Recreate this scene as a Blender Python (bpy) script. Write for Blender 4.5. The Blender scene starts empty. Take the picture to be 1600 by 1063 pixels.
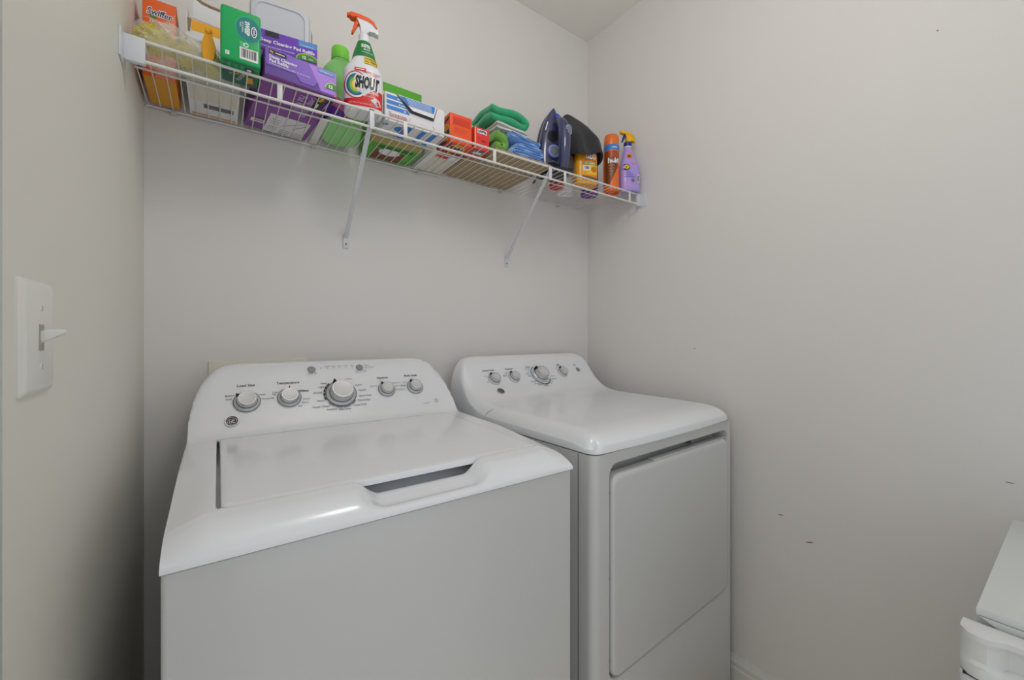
import bpy, bmesh, math, random
from mathutils import Vector, Matrix
from math import sin, cos, pi, radians, atan2, sqrt

random.seed(7)
SC = bpy.context.scene
COL = SC.collection

# ------------------------------------------------------------------ camera, world, light, exposure
W, CEIL = 1.6025, 2.607            # room width and height; back wall at y = 0, left wall at x = 0
cam_d = bpy.data.cameras.new('camera')
cam_d.sensor_width = 36.0
cam_d.lens = 644.24 / 1600 * 36
cam_d.shift_y = -8.43 / 1600
cam_d.clip_start = 0.01
cam = bpy.data.objects.new('camera', cam_d)
cam.location = (0.1542, -1.4048, 1.2)
cam.rotation_euler = (radians(90), 0, radians(-35.4855))
COL.objects.link(cam)
SC.camera = cam

world = bpy.data.worlds.new('world')
SC.world = world
world.use_nodes = True
bg = world.node_tree.nodes['Background']
bg.inputs[0].default_value = (0.93, 0.965, 1.0, 1)
bg.inputs[1].default_value = 0.72
LAMP_XY = (0.62, -1.05)
LAMP_POWER = 12.6                   # emission of the ceiling lamp's glass
SC.view_settings.view_transform = 'Standard'
SC.view_settings.look = 'None'
SC.view_settings.gamma = 1.0
SC.view_settings.use_curve_mapping = False
SC.view_settings.exposure = 0.14

# ------------------------------------------------------------------ materials
def lin(c):
    c = c / 255.0
    return c / 12.92 if c <= 0.04045 else ((c + 0.055) / 1.055) ** 2.4

MATS = {}
def mat(name, rgb, rough=0.5, metal=0.0, bump=None, coat=0.0, emit=0.0, vary=0.0, vscale=8.0, trans=0.0, alpha=1.0, sheen=0.0, sss=0.0):
    if name in MATS:
        return MATS[name]
    m = bpy.data.materials.new(name)
    m.use_nodes = True
    nt = m.node_tree
    b = nt.nodes['Principled BSDF']
    col = (lin(rgb[0]), lin(rgb[1]), lin(rgb[2]), 1)
    b.inputs['Base Color'].default_value = col
    b.inputs['Roughness'].default_value = rough
    b.inputs['Metallic'].default_value = metal
    b.inputs['Coat Weight'].default_value = coat
    b.inputs['Coat Roughness'].default_value = 0.06
    b.inputs['Transmission Weight'].default_value = trans
    b.inputs['Alpha'].default_value = alpha
    b.inputs['Sheen Weight'].default_value = sheen
    if sss:
        b.inputs['Subsurface Weight'].default_value = sss
        b.inputs['Subsurface Radius'].default_value = (0.01, 0.01, 0.01)
        b.inputs['Subsurface Scale'].default_value = 1.0
    if emit:
        b.inputs['Emission Color'].default_value = col
        b.inputs['Emission Strength'].default_value = emit
    tc = None
    if bump or vary:
        tc = nt.nodes.new('ShaderNodeTexCoord')
    if vary:
        n = nt.nodes.new('ShaderNodeTexNoise')
        n.inputs['Scale'].default_value = vscale
        n.inputs['Detail'].default_value = 4
        r = nt.nodes.new('ShaderNodeMapRange')
        r.inputs['To Min'].default_value = 1 - vary
        r.inputs['To Max'].default_value = 1 + vary
        mx = nt.nodes.new('ShaderNodeVectorMath')
        mx.operation = 'SCALE'
        mx.inputs[0].default_value = col[:3]
        nt.links.new(tc.outputs['Object'], n.inputs['Vector'])
        nt.links.new(n.outputs['Fac'], r.inputs['Value'])
        nt.links.new(r.outputs['Result'], mx.inputs['Scale'])
        nt.links.new(mx.outputs['Vector'], b.inputs['Base Color'])
    if bump:
        scale, strength, dist = bump
        n = nt.nodes.new('ShaderNodeTexNoise')
        n.inputs['Scale'].default_value = scale
        n.inputs['Detail'].default_value = 3
        bp = nt.nodes.new('ShaderNodeBump')
        bp.inputs['Strength'].default_value = strength
        bp.inputs['Distance'].default_value = dist
        nt.links.new(tc.outputs['Object'], n.inputs['Vector'])
        nt.links.new(n.outputs['Fac'], bp.inputs['Height'])
        nt.links.new(bp.outputs['Normal'], b.inputs['Normal'])
    MATS[name] = m
    return m

def film_mat(name, rgb, opacity, rough=0.15):
    """thin clear plastic film: part diffuse and glossy, part see-through"""
    m = bpy.data.materials.new(name)
    m.use_nodes = True
    nt = m.node_tree
    b = nt.nodes['Principled BSDF']
    b.inputs['Base Color'].default_value = (lin(rgb[0]), lin(rgb[1]), lin(rgb[2]), 1)
    b.inputs['Roughness'].default_value = rough
    t = nt.nodes.new('ShaderNodeBsdfTransparent')
    mx = nt.nodes.new('ShaderNodeMixShader')
    tc = nt.nodes.new('ShaderNodeTexCoord')
    n = nt.nodes.new('ShaderNodeTexNoise')
    n.inputs['Scale'].default_value = 30
    r = nt.nodes.new('ShaderNodeMapRange')
    r.inputs['To Min'].default_value = opacity - 0.18
    r.inputs['To Max'].default_value = opacity + 0.18
    nt.links.new(tc.outputs['Object'], n.inputs['Vector'])
    nt.links.new(n.outputs['Fac'], r.inputs['Value'])
    nt.links.new(r.outputs['Result'], mx.inputs[0])
    nt.links.new(t.outputs[0], mx.inputs[1])
    nt.links.new(b.outputs[0], mx.inputs[2])
    nt.links.new(mx.outputs[0], nt.nodes['Material Output'].inputs['Surface'])
    return m

WALL = mat('wall_paint', (228, 225, 222), 0.55, bump=(260, 0.12, 0.0008), vary=0.015, vscale=2.5)
WALLL = mat('wall_paint_left', (230, 228, 219), 0.55, bump=(260, 0.12, 0.0008), vary=0.015, vscale=2.5)
CEILM = mat('ceiling_paint', (240, 237, 231), 0.8, bump=(120, 0.25, 0.001))
TRIM = mat('trim_paint', (222, 220, 216), 0.35)
CASING = mat('casing_paint', (205, 212, 212), 0.35)
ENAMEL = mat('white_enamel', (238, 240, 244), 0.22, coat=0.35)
CABINET = mat('cabinet_enamel_shaded', (207, 208, 208), 0.25, coat=0.25)  # same white as the tops, darkened to carry the shade on the fronts
PLASTIC = mat('white_plastic', (224, 224, 226), 0.3)
WIREM = mat('white_wire_coating', (226, 225, 220), 0.35)
BRACEM = mat('brace_white', (214, 217, 222), 0.35)
CHROME = mat('chrome', (205, 206, 208), 0.16, metal=0.9)
KNOBM = mat('knob_silver', (204, 206, 208), 0.3, metal=0.3)
KNOBF = mat('knob_face_silver', (214, 215, 215), 0.32, metal=0.15)
DARK = mat('dark_gap', (26, 26, 28), 0.7)
GREYP = mat('grey_print', (112, 114, 120), 0.6)
BLACKP = mat('black_print', (42, 43, 48), 0.6)
WHITEP = mat('white_print', (240, 240, 240), 0.5)

# ------------------------------------------------------------------ mesh helpers
def finish(bm, name, material, parent=None, smooth=40):
    bmesh.ops.recalc_face_normals(bm, faces=bm.faces[:])
    if smooth:
        th = radians(smooth)
        for f in bm.faces:
            f.smooth = True
        for e in bm.edges:
            e.smooth = (len(e.link_faces) == 2 and e.calc_face_angle(0) < th)
    me = bpy.data.meshes.new(name)
    bm.to_mesh(me)
    bm.free()
    mats = material if isinstance(material, (list, tuple)) else [material]
    for m in mats:
        me.materials.append(m)
    o = bpy.data.objects.new(name, me)
    COL.objects.link(o)
    if parent:
        o.parent = parent
    return o

def tag(o, label=None, cat=None, group=None, kind=None):
    if label: o['label'] = label
    if cat: o['category'] = cat
    if group: o['group'] = group
    if kind: o['kind'] = kind
    return o

def thing(name, label, cat, loc=(0, 0, 0), rz=0.0, group=None):
    o = bpy.data.objects.new(name, None)
    o.empty_display_size = 0.05
    COL.objects.link(o)
    o.location = loc
    o.rotation_euler = (0, 0, radians(rz))
    return tag(o, label, cat, group)

def struct(o):
    o['kind'] = 'structure'
    return o

def add_box(bm, x0, x1, y0, y1, z0, z1, bev=0.0, seg=2):
    vs = [bm.verts.new(p) for p in ((x0,y0,z0),(x1,y0,z0),(x1,y1,z0),(x0,y1,z0),(x0,y0,z1),(x1,y0,z1),(x1,y1,z1),(x0,y1,z1))]
    fs = [bm.faces.new([vs[i] for i in f]) for f in ((0,3,2,1),(4,5,6,7),(0,1,5,4),(1,2,6,5),(2,3,7,6),(3,0,4,7))]
    if bev:
        es = list({e for f in fs for e in f.edges})
        bmesh.ops.bevel(bm, geom=es, offset=bev, segments=seg, profile=0.5, affect='EDGES')

def box(name, x0, x1, y0, y1, z0, z1, material, parent=None, bev=0.0, seg=2):
    bm = bmesh.new()
    add_box(bm, x0, x1, y0, y1, z0, z1, bev, seg)
    return finish(bm, name, material, parent)

def add_tube(bm, pts, r, n=8, caps=True, flat=1.0):
    pts = [Vector(p) for p in pts]
    rings = []
    up = None
    for i, p in enumerate(pts):
        if i == 0: t = pts[1] - pts[0]
        elif i == len(pts) - 1: t = pts[-1] - pts[-2]
        else: t = (pts[i+1] - pts[i]).normalized() + (pts[i] - pts[i-1]).normalized()
        t.normalize()
        if up is None:
            up = Vector((0, 0, 1)) if abs(t.z) < 0.9 else Vector((0, 1, 0))
        a = t.cross(up).normalized()
        b = a.cross(t).normalized()
        up = b
        rr = r[i] if isinstance(r, (list, tuple)) else r
        rings.append([bm.verts.new(p + a * rr * cos(2*pi*k/n) + b * rr * flat * sin(2*pi*k/n)) for k in range(n)])
    for A, B in zip(rings, rings[1:]):
        for k in range(n):
            bm.faces.new((A[k], A[(k+1) % n], B[(k+1) % n], B[k]))
    if caps:
        bm.faces.new(rings[0][::-1])
        bm.faces.new(rings[-1])

def tube(name, pts, r, material, parent=None, n=8, flat=1.0):
    bm = bmesh.new()
    add_tube(bm, pts, r, n, True, flat)
    return finish(bm, name, material, parent)

def catmull(keys, sub=5):
    out = []
    n = len(keys)
    for i in range(n - 1):
        p0 = keys[max(i-1, 0)]; p1 = keys[i]; p2 = keys[i+1]; p3 = keys[min(i+2, n-1)]
        for s in range(sub):
            t = s / sub
            out.append(tuple(0.5*((2*b) + (-a+c)*t + (2*a-5*b+4*c-d)*t*t + (-a+3*b-3*c+d)*t**3) for a, b, c, d in zip(p0, p1, p2, p3)))
    out.append(tuple(keys[-1]))
    return out

def interp(tab, x):
    if x <= tab[0][0]: return tab[0][1]
    for (a, va), (b, vb) in zip(tab, tab[1:]):
        if x <= b:
            return va + (vb - va) * (x - a) / (b - a)
    return tab[-1][1]

class Loft:
    """body built from superellipse sections (z, cx, cy, rx, ry, n)"""
    def __init__(self, keys, sub=5, seg=40):
        self.s = catmull([tuple(map(float, k)) for k in keys], sub) if sub > 1 else keys
        self.seg = seg
    def mesh(self, name, material, parent=None, off=0.0, z0=None, z1=None, bottom=True, top=True, smooth=45, jitter=None):
        bm = bmesh.new()
        rings = []
        ss = self.s
        if z0 is not None:
            ss = [self.at(z0)] + [q for q in self.s if z0 < q[0] < z1] + [self.at(z1)]
        for z, cx, cy, rx, ry, n in ss:
            rx = max(rx + off, 1e-4); ry = max(ry + off, 1e-4)
            ring = []
            for k in range(self.seg):
                a = 2 * pi * k / self.seg
                c, s = cos(a), sin(a)
                p = Vector((cx + rx * math.copysign(abs(c) ** (2/n), c), cy + ry * math.copysign(abs(s) ** (2/n), s), z))
                if jitter: p = jitter(p)
                ring.append(bm.verts.new(p))
            rings.append(ring)
        m = self.seg
        for A, B in zip(rings, rings[1:]):
            for k in range(m):
                bm.faces.new((A[k], A[(k+1) % m], B[(k+1) % m], B[k]))
        if bottom: bm.faces.new(rings[0][::-1])
        if top: bm.faces.new(rings[-1])
        return finish(bm, name, material, parent, smooth)
    def at(self, z):
        s = self.s
        if z <= s[0][0]: return (z,) + tuple(s[0][1:])
        for a, b in zip(s, s[1:]):
            if z <= b[0]:
                t = (z - a[0]) / max(b[0] - a[0], 1e-9)
                return (z,) + tuple(p + (q - p) * t for p, q in zip(a[1:], b[1:]))
        return (z,) + tuple(s[-1][1:])
    def front(self, extra=0.0):
        def f(u, v, off):
            z, cx, cy, rx, ry, n = self.at(v)
            rx += extra; ry += extra
            t = min(abs(u - cx) / rx, 0.995)
            return Vector((u, cy - ry * (1 - t ** n) ** (1/n) - off, v))
        return f

def plane_map(o, u, v):
    o, u, v = Vector(o), Vector(u).normalized(), Vector(v).normalized()
    n = u.cross(v)
    return lambda a, b, off: o + u * a + v * b + n * off

def lathe(name, prof, material, parent=None, n=32, loc=(0, 0, 0), mtx=None, smooth=40):
    bm = bmesh.new()
    rings = []
    for r, z in prof:
        rings.append([bm.verts.new((max(r, 1e-5) * cos(2*pi*k/n), max(r, 1e-5) * sin(2*pi*k/n), z)) for k in range(n)])
    for A, B in zip(rings, rings[1:]):
        for k in range(n):
            bm.faces.new((A[k], A[(k+1) % n], B[(k+1) % n], B[k]))
    bm.faces.new(rings[0][::-1]); bm.faces.new(rings[-1])
    bmesh.ops.remove_doubles(bm, verts=bm.verts[:], dist=2e-5)
    if mtx is not None: bmesh.ops.transform(bm, matrix=mtx, verts=bm.verts[:])
    bmesh.ops.translate(bm, vec=loc, verts=bm.verts[:])
    return finish(bm, name, material, parent, smooth)

def slab(name, poly, y0, y1, material, parent=None, bev=0.002, seg=2, plane='xz', smooth=40):
    """polygon extruded between two depths; plane xz extrudes along y, xy along z, yz along x"""
    def P(a, b, d):
        return (a, d, b) if plane == 'xz' else ((a, b, d) if plane == 'xy' else (d, a, b))
    bm = bmesh.new()
    A = [bm.verts.new(P(a, b, y0)) for a, b in poly]
    B = [bm.verts.new(P(a, b, y1)) for a, b in poly]
    fa = bm.faces.new(A); fb = bm.faces.new(B[::-1])
    n = len(poly)
    for k in range(n):
        bm.faces.new((A[k], B[k], B[(k+1) % n], A[(k+1) % n]))
    if bev:
        bmesh.ops.bevel(bm, geom=list(fa.edges) + list(fb.edges), offset=bev, segments=seg, profile=0.5, affect='EDGES')
    bmesh.ops.triangulate(bm, faces=[f for f in bm.faces if len(f.verts) > 4])
    return finish(bm, name, material, parent, smooth)

def rrect(x0, x1, y0, y1, r, seg=6):
    pts = []
    for cx, cy, a0 in ((x1-r, y1-r, 0), (x0+r, y1-r, 90), (x0+r, y0+r, 180), (x1-r, y0+r, 270)):
        for k in range(seg + 1):
            a = radians(a0 + 90 * k / seg)
            pts.append((cx + r * cos(a), cy + r * sin(a)))
    return pts

_TXT = {}
def text_mesh(s, bold):
    key = (s, bold)
    if key not in _TXT:
        cu = bpy.data.curves.new('t', 'FONT')
        cu.body = s
        cu.size = 1.0
        cu.resolution_u = 2
        cu.offset = bold
        o = bpy.data.objects.new('t', cu)
        me = bpy.data.meshes.new_from_object(o)
        vs = [(v.co.x, v.co.y) for v in me.vertices]
        fs = [tuple(p.vertices) for p in me.polygons]
        bpy.data.objects.remove(o); bpy.data.meshes.remove(me); bpy.data.curves.remove(cu)
        if not vs: vs = [(0, 0)]
        x0 = min(v[0] for v in vs); x1 = max(v[0] for v in vs)
        _TXT[key] = ([(x - x0, y) for x, y in vs], fs, x1 - x0)
    return _TXT[key]

class Print:
    """flat print lying on a surface: shapes in the surface's own (u, v), mapped onto it"""
    def __init__(self, fmap, base=0.0003):
        self.f = fmap; self.v = []; self.p = []; self.mi = []; self.m = []; self.off = base
    def _add(self, pts, faces, m):
        if m not in self.m: self.m.append(m)
        b = len(self.v)
        self.v += [self.f(u, v, self.off) for u, v in pts]
        self.p += [tuple(i + b for i in f) for f in faces]
        self.mi += [self.m.index(m)] * len(faces)
        self.off += 0.00008
        return self
    def grid(self, u0, v0, u1, v1, m, nu=8, nv=4):
        pts = [(u0 + (u1-u0)*i/nu, v0 + (v1-v0)*j/nv) for j in range(nv+1) for i in range(nu+1)]
        return self._add(pts, [(j*(nu+1)+i, j*(nu+1)+i+1, (j+1)*(nu+1)+i+1, (j+1)*(nu+1)+i) for j in range(nv) for i in range(nu)], m)
    def rect(self, u0, v0, u1, v1, m):
        return self._add([(u0, v0), (u1, v0), (u1, v1), (u0, v1)], [(0, 1, 2, 3)], m)
    def poly(self, pts, m):
        return self._add(pts, [tuple(range(len(pts)))], m)
    def field(self, lo, hi, u0, u1, m, nu=14, nv=6):
        """area between two curves v = lo(u) and v = hi(u)"""
        pts = []
        for j in range(nv + 1):
            for i in range(nu + 1):
                u = u0 + (u1 - u0) * i / nu
                a, b = lo(u), hi(u)
                pts.append((u, a + (b - a) * j / nv))
        return self._add(pts, [(j*(nu+1)+i, j*(nu+1)+i+1, (j+1)*(nu+1)+i+1, (j+1)*(nu+1)+i) for j in range(nv) for i in range(nu)], m)
    def ring(self, cu, cv, r0, r1, m, a0=0, a1=360, n=24, ku=1.0):
        pts = []
        for k in range(n + 1):
            a = radians(a0 + (a1 - a0) * k / n)
            pts.append((cu + r0 * ku * cos(a), cv + r0 * sin(a)))
            pts.append((cu + r1 * ku * cos(a), cv + r1 * sin(a)))
        return self._add(pts, [(2*k, 2*k+1, 2*k+3, 2*k+2) for k in range(n)], m)
    def disc(self, cu, cv, r, m, ku=1.0, n=24):
        return self.ring(cu, cv, 0.0001, r, m, n=n, ku=ku)
    def text(self, s, u, v, h, m, align='l', rot=0, bold=0.0, kx=1.0, width=None, slant=0.0):
        vs, fs, w = text_mesh(s, bold)
        k = h / 0.73
        if width: kx = width / (w * k)
        sx = {'l': 0, 'c': -0.5, 'r': -1}[align] * w * k * kx
        c, sn = cos(radians(rot)), sin(radians(rot))
        pts = []
        for x, y in vs:
            a = x * k * kx + sx + y * k * slant; b = y * k
            pts.append((u + a * c - b * sn, v + a * sn + b * c))
        return self._add(pts, fs, m)
    def barcode(self, u0, v0, u1, v1, horiz=True, seed=1):
        self.rect(u0, v0, u1, v1, WHITEP)
        rnd = random.Random(seed)
        a, b = (u0, u1) if horiz else (v0, v1)
        p = a + (b - a) * 0.08
        pts, fs = [], []
        while p < b - (b - a) * 0.08:
            w = (b - a) * rnd.choice((0.018, 0.03, 0.05))
            q = len(pts)
            if horiz: pts += [(p, v0 + (v1-v0)*.18), (p+w, v0 + (v1-v0)*.18), (p+w, v1 - (v1-v0)*.08), (p, v1 - (v1-v0)*.08)]
            else: pts += [(u0 + (u1-u0)*.1, p), (u1 - (u1-u0)*.1, p), (u1 - (u1-u0)*.1, p+w), (u0 + (u1-u0)*.1, p+w)]
            fs.append((q, q+1, q+2, q+3))
            p += w + (b - a) * rnd.choice((0.02, 0.035))
        return self._add(pts, fs, BLACKP)
    def build(self, name, parent=None):
        me = bpy.data.meshes.new(name)
        me.from_pydata([tuple(v) for v in self.v], [], self.p)
        for m in self.m: me.materials.append(m)
        me.polygons.foreach_set('material_index', self.mi)
        me.update()
        o = bpy.data.objects.new(name, me)
        COL.objects.link(o)
        if parent: o.parent = parent
        return o

# ------------------------------------------------------------------ the room
YR = -2.35                          # no rear wall: end left open so world light fills the room
struct(box('floor', -1.2, W + 0.12, YR, 0.12, -0.06, 0, mat('floor_tile', (232, 220, 200), 0.35, vary=0.12, vscale=6)))
struct(box('ceiling', -0.12, W + 0.12, YR, 0.12, CEIL, CEIL + 0.1, CEILM))
struct(box('wall_back', -0.12, W + 0.12, 0, 0.12, 0, CEIL, WALL))
wr = struct(box('wall_right', W, W + 0.12, YR, 0, 0, CEIL, WALL))
# left wall with a door opening right beside the camera
D0, D1, DH = -0.958, -1.78, 2.05
bm = bmesh.new()
add_box(bm, -0.12, 0, D0, 0, 0, CEIL)
add_box(bm, -0.12, 0, YR, D1, 0, CEIL)
add_box(bm, -0.12, 0, D1, D0, DH, CEIL)
struct(finish(bm, 'wall_left', WALLL, None))
bm = bmesh.new()                    # door casing, a stepped profile
for d, t in ((0.072, 0.010), (0.052, 0.016)):
    add_box(bm, 0, t, D0 - 0.006, D0 + d, 0, DH + d, 0.002)
    add_box(bm, 0, t, D1 - d, D1 + 0.006, 0, DH + d, 0.002)
    add_box(bm, 0, t, D1 + 0.006, D0 - 0.006, DH - 0.006, DH + d, 0.002)
add_box(bm, -0.12, 0.0, D0 - 0.018, D0 - 0.0005, 0, DH)
add_box(bm, -0.12, 0.0, D1 + 0.0005, D1 + 0.018, 0, DH)
struct(finish(bm, 'trim_1', CASING, None))

def baseboard(name, a, b, along, face):
    prof = [(0, 0), (0.016, 0), (0.016, 0.062), (0.013, 0.068), (0.013, 0.082), (0.008, 0.092), (0.006, 0.1), (0, 0.1)]
    bm = bmesh.new()
    rows = []
    for t in (a, b):
        row = []
        for d, z in prof:
            row.append(bm.verts.new((t, face - d, z) if along == 'x' else ((face - d, t, z) if name.endswith('right') else (face + d, t, z))))
        rows.append(row)
    n = len(prof)
    for k in range(n):
        bm.faces.new((rows[0][k], rows[0][(k+1) % n], rows[1][(k+1) % n], rows[1][k]))
    bm.faces.new(rows[0]); bm.faces.new(rows[1][::-1])
    return struct(finish(bm, name, TRIM, None, 20))
baseboard('baseboard_back', 0, W, 'x', 0)
baseboard('baseboard_right', YR, -0.017, 'y', W)
baseboard('baseboard_left', D0 + 0.073, -0.017, 'y', 0)

# small scuffs on the right wall
SCUFF = mat('scuff_grey', (128, 122, 116), 0.8)
for y, z, l, h, r in ((-0.8368, 0.630, 0.016, 0.003, 8), (-0.9148, 0.575, 0.022, 0.004, 20), (-1.1856, 1.9516, 0.004, 0.004, 0), (-0.5465, 1.1476, 0.007, 0.003, 0), (-1.30, 0.867, 0.016, 0.002, 0)):
    p = Print(plane_map((W, y, z), (0, -1, 0), (0, 0, 1)), 0.0004)
    c, s = cos(radians(r)), sin(radians(r))
    p.poly([(l*.5*cos(a)*c - h*.5*sin(a)*s, l*.5*cos(a)*s + h*.5*sin(a)*c) for a in [2*pi*k/10 for k in range(10)]], SCUFF)
    p.build('scuff_mark', wr)

# ceiling lamp: a white glass bowl hung a little below the ceiling
lamp = thing('ceiling_lamp', 'round white glass lamp hung just below the ceiling', 'ceiling lamp', (LAMP_XY[0], LAMP_XY[1], CEIL))
lathe('lamp_base', [(0, 0), (0.06, 0), (0.06, -0.015), (0.05, -0.022), (0.008, -0.024), (0.008, -0.15), (0.03, -0.155), (0.03, -0.18), (0, -0.18)], mat('lamp_metal', (200, 198, 194), 0.3, metal=0.8), lamp)
lathe('glass_globe', [(0.0, -0.1805)] + [(0.12 * sin(radians(a)), -0.296 + 0.12 * cos(radians(a))) for a in range(16, 180, 12)] + [(0, -0.416)],
      mat('lamp_glass', (255, 252, 251), 0.4, emit=LAMP_POWER), lamp)

# ------------------------------------------------------------------ shared appliance pieces
def smin(a, b, k):
    h = max(0.0, min(1.0, 0.5 + 0.5 * (b - a) / k))
    return b * (1 - h) + a * h - k * h * (1 - h)

def spaced(a, b, n, dense_lo=0.0, dense_hi=0.0, p=2.0):
    """n+1 values, packed closer near both ends"""
    out = []
    for i in range(n + 1):
        t = i / n
        s = t - 0.5
        q = 0.5 + math.copysign(0.5 * (1 - (1 - abs(2*s)) ** p), s) if dense_lo else t
        out.append(a + (b - a) * q)
    return out

def height_sheet(name, xs, ys, zf, zbot, material, parent, warp=None, smooth=50, drop=None):
    """closed moulding: top surface z = zf(x, y) over a grid, skirt down to zbot"""
    bm = bmesh.new()
    g = []
    for y in ys:
        row = []
        for x in xs:
            p = Vector((x, y, zf(x, y)))
            if warp: p = warp(p)
            row.append(bm.verts.new(p))
        g.append(row)
    ny, nx = len(ys), len(xs)
    for j in range(ny - 1):
        for i in range(nx - 1):
            if drop and drop(0.5*(xs[i]+xs[i+1]), 0.5*(ys[j]+ys[j+1])): continue
            bm.faces.new((g[j][i], g[j][i+1], g[j+1][i+1], g[j+1][i]))
    rim = [g[0][i] for i in range(nx)] + [g[j][nx-1] for j in range(1, ny)] + [g[ny-1][i] for i in range(nx-2, -1, -1)] + [g[j][0] for j in range(ny-2, 0, -1)]
    low = [bm.verts.new((v.co.x, v.co.y, zbot)) for v in rim]
    n = len(rim)
    for k in range(n):
        bm.faces.new((rim[k], low[k], low[(k+1) % n], rim[(k+1) % n]))
    bm.faces.new(low)
    return finish(bm, name, material, parent, smooth)

def frame_mtx(o, n):
    n = Vector(n).normalized()
    x = Vector((1, 0, 0))
    y = n.cross(x).normalized()
    x = y.cross(n)
    return Matrix(((x.x, y.x, n.x, o[0]), (x.y, y.y, n.y, o[1]), (x.z, y.z, n.z, o[2]), (0, 0, 0, 1)))

def control_knob(parent, o, n, r, ptr):
    """silver dial: wide skirt, stepped grip with chrome ring, pale face, dark pointer"""
    M = frame_mtx(o, n)
    h = r * 0.78
    kn = lathe('knob', [(0, -0.004), (r*1.0, -0.004), (r*1.0, 0.002), (r*0.97, 0.005), (r*0.8, 0.008), (r*0.76, 0.010), (r*0.74, h*0.72), (r*0.70, h*0.80)], KNOBM, parent, 40, mtx=M)
    lathe('chrome_ring', [(r*0.66, h*0.74), (r*0.745, h*0.74), (r*0.745, h*0.90), (r*0.69, h), (r*0.62, h*1.0), (r*0.62, h*0.9)], CHROME, kn, 40, mtx=M)
    lathe('knob_face', [(0, h*0.8), (r*0.618, h*0.8), (r*0.618, h*0.985), (r*0.5, h*0.97), (0, h*0.97)], KNOBF, kn, 40, mtx=M)
    a = radians(ptr)
    bm = bmesh.new()
    add_box(bm, r*0.60, r*0.985, -r*0.035, r*0.035, 0.006, h*0.93, 0.0004, 1)
    bmesh.ops.transform(bm, matrix=M @ Matrix.Rotation(a, 4, 'Z'), verts=bm.verts[:])
    finish(bm, 'pointer', DARK, kn)
    lathe('skirt_groove', [(r*0.745, 0.0098), (r*0.80, 0.0082), (r*0.80, 0.0092), (r*0.745, 0.0108)], mat('groove_grey', (92, 94, 98), 0.5), kn, 40, mtx=M)
    return kn

def emblem(parent, o, n, r):
    M = frame_mtx(o, n)
    e = lathe('emblem', [(0, -0.003), (r, -0.003), (r, 0.002), (r*0.93, 0.0045), (r*0.82, 0.0045), (r*0.8, 0.003), (0, 0.003)], CHROME, parent, 32, mtx=M)
    fm = lambda u, v, off: M @ Vector((u, v, 0.003 + off))
    p = Print(fm, 0.0002)
    p.disc(0, 0, r*0.79, mat('emblem_black', (30, 30, 34), 0.35))
    s = mat('emblem_silver', (190, 192, 195), 0.3, metal=0.6)
    p.ring(0, 0, r*0.60, r*0.64, s)
    for a in (20, 110, 200, 290):
        p.ring(r*0.66*cos(radians(a)), r*0.66*sin(radians(a)), 0, r*0.08, s, n=8)
    # script monogram: two looping letters
    p.ring(-r*0.22, r*0.10, r*0.13, r*0.21, s, 40, 330)
    p.ring(-r*0.20, -r*0.22, r*0.12, r*0.20, s, -220, 80)
    p.ring(r*0.22, r*0.16, r*0.11, r*0.19, s, 30, 300)
    p.ring(r*0.24, -r*0.17, r*0.13, r*0.21, s, 60, 330)
    p.ring(0, -r*0.02, 0, r*0.07, s, n=8)
    p.build('monogram', e)
    return e

# ------------------------------------------------------------------ washing machine
WX, WY, WW, WD = 0.096, -0.752, 0.686, 0.69
wash = thing('washing_machine', 'white top-loading washing machine left of the dryer', 'washing machine', (WX, WY, 0))
cab_poly = rrect(0.0008, WW - 0.0008, 0.004, WD - 0.01, 0.006, 4)
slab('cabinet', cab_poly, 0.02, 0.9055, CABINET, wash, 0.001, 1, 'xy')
for fx, fy in ((0.05, 0.06), (WW - 0.05, 0.06), (0.05, WD - 0.07), (WW - 0.05, WD - 0.07)):
    lathe('foot', [(0, 0), (0.02, 0), (0.02, 0.012), (0.01, 0.014), (0.01, 0.0195), (0, 0.0195)], DARK, wash, 16, (fx, fy, 0))

WP = catmull([(0.0, 0.9145), (0.004, 0.921), (0.016, 0.9325), (0.036, 0.9445), (0.055, 0.9505), (0.08, 0.9525), (0.30, 0.9545), (0.50, 0.957), (0.519, 0.9572), (0.530, 0.9635), (0.545, 0.981), (0.56, 1.000), (0.60, 1.0505), (0.635, 1.0945), (0.648, 1.110), (0.658, 1.1185), (0.670, 1.1225), (0.69, 1.123)], 6)
def w_prof(y): return interp(WP, y)
LX0, LX1, LY0, LY1 = 0.061, 0.642, 0.068, 0.517      # lid opening
def w_side(u):
    u = max(u, 0.0)
    k = min(u / 0.115, 1.0)
    return 0.9585 + 0.168 * (1 - (1 - k) ** 2.3) ** (1 / 2.3)
def w_edge(z, u, y):
    # outer band falls away towards the cabinet's side, more so near the front
    t = max(0.0, 1 - u / 0.046)
    a = 0.05 + 0.36 * max(0.0, min(1.0, 1 - (y - 0.06) / 0.24))
    return 0.911 + (z - 0.911) * (1 - a * t ** 1.2)
def in_rr(x, y, x0, x1, y0, y1, r):
    dx = max(x0 + r - x, x - (x1 - r), 0); dy = max(y0 + r - y, y - (y1 - r), 0)
    return (x0 <= x <= x1 and y0 <= y <= y1) and (dx*dx + dy*dy <= r*r)
SC0, SC1 = 0.238, 0.494                              # finger scoop in the front edge
def scoop(x, y):
    # 0..1 mask of the finger scoop
    t = min((x - SC0) / 0.050, (SC1 - x) / 0.045)
    if t <= 0: return 0.0
    t = min(t, 1.0); t = t*t*(3-2*t)
    s = (y + 0.002) / 0.036
    s = max(0.0, min(1.0, s)); s = s*s*(3-2*s)
    return t * s
def w_top(x, y):
    u = min(x, WW - x)
    z = smin(w_edge(w_prof(y), u, y), w_side(u) - 0.4 * max(0, 0.02 - y), 0.012)
    z = max(z, 0.9105)
    if y < LY0 + 0.03:
        z = max(z - 0.027 * scoop(x, y), 0.9112)
    return z
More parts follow.
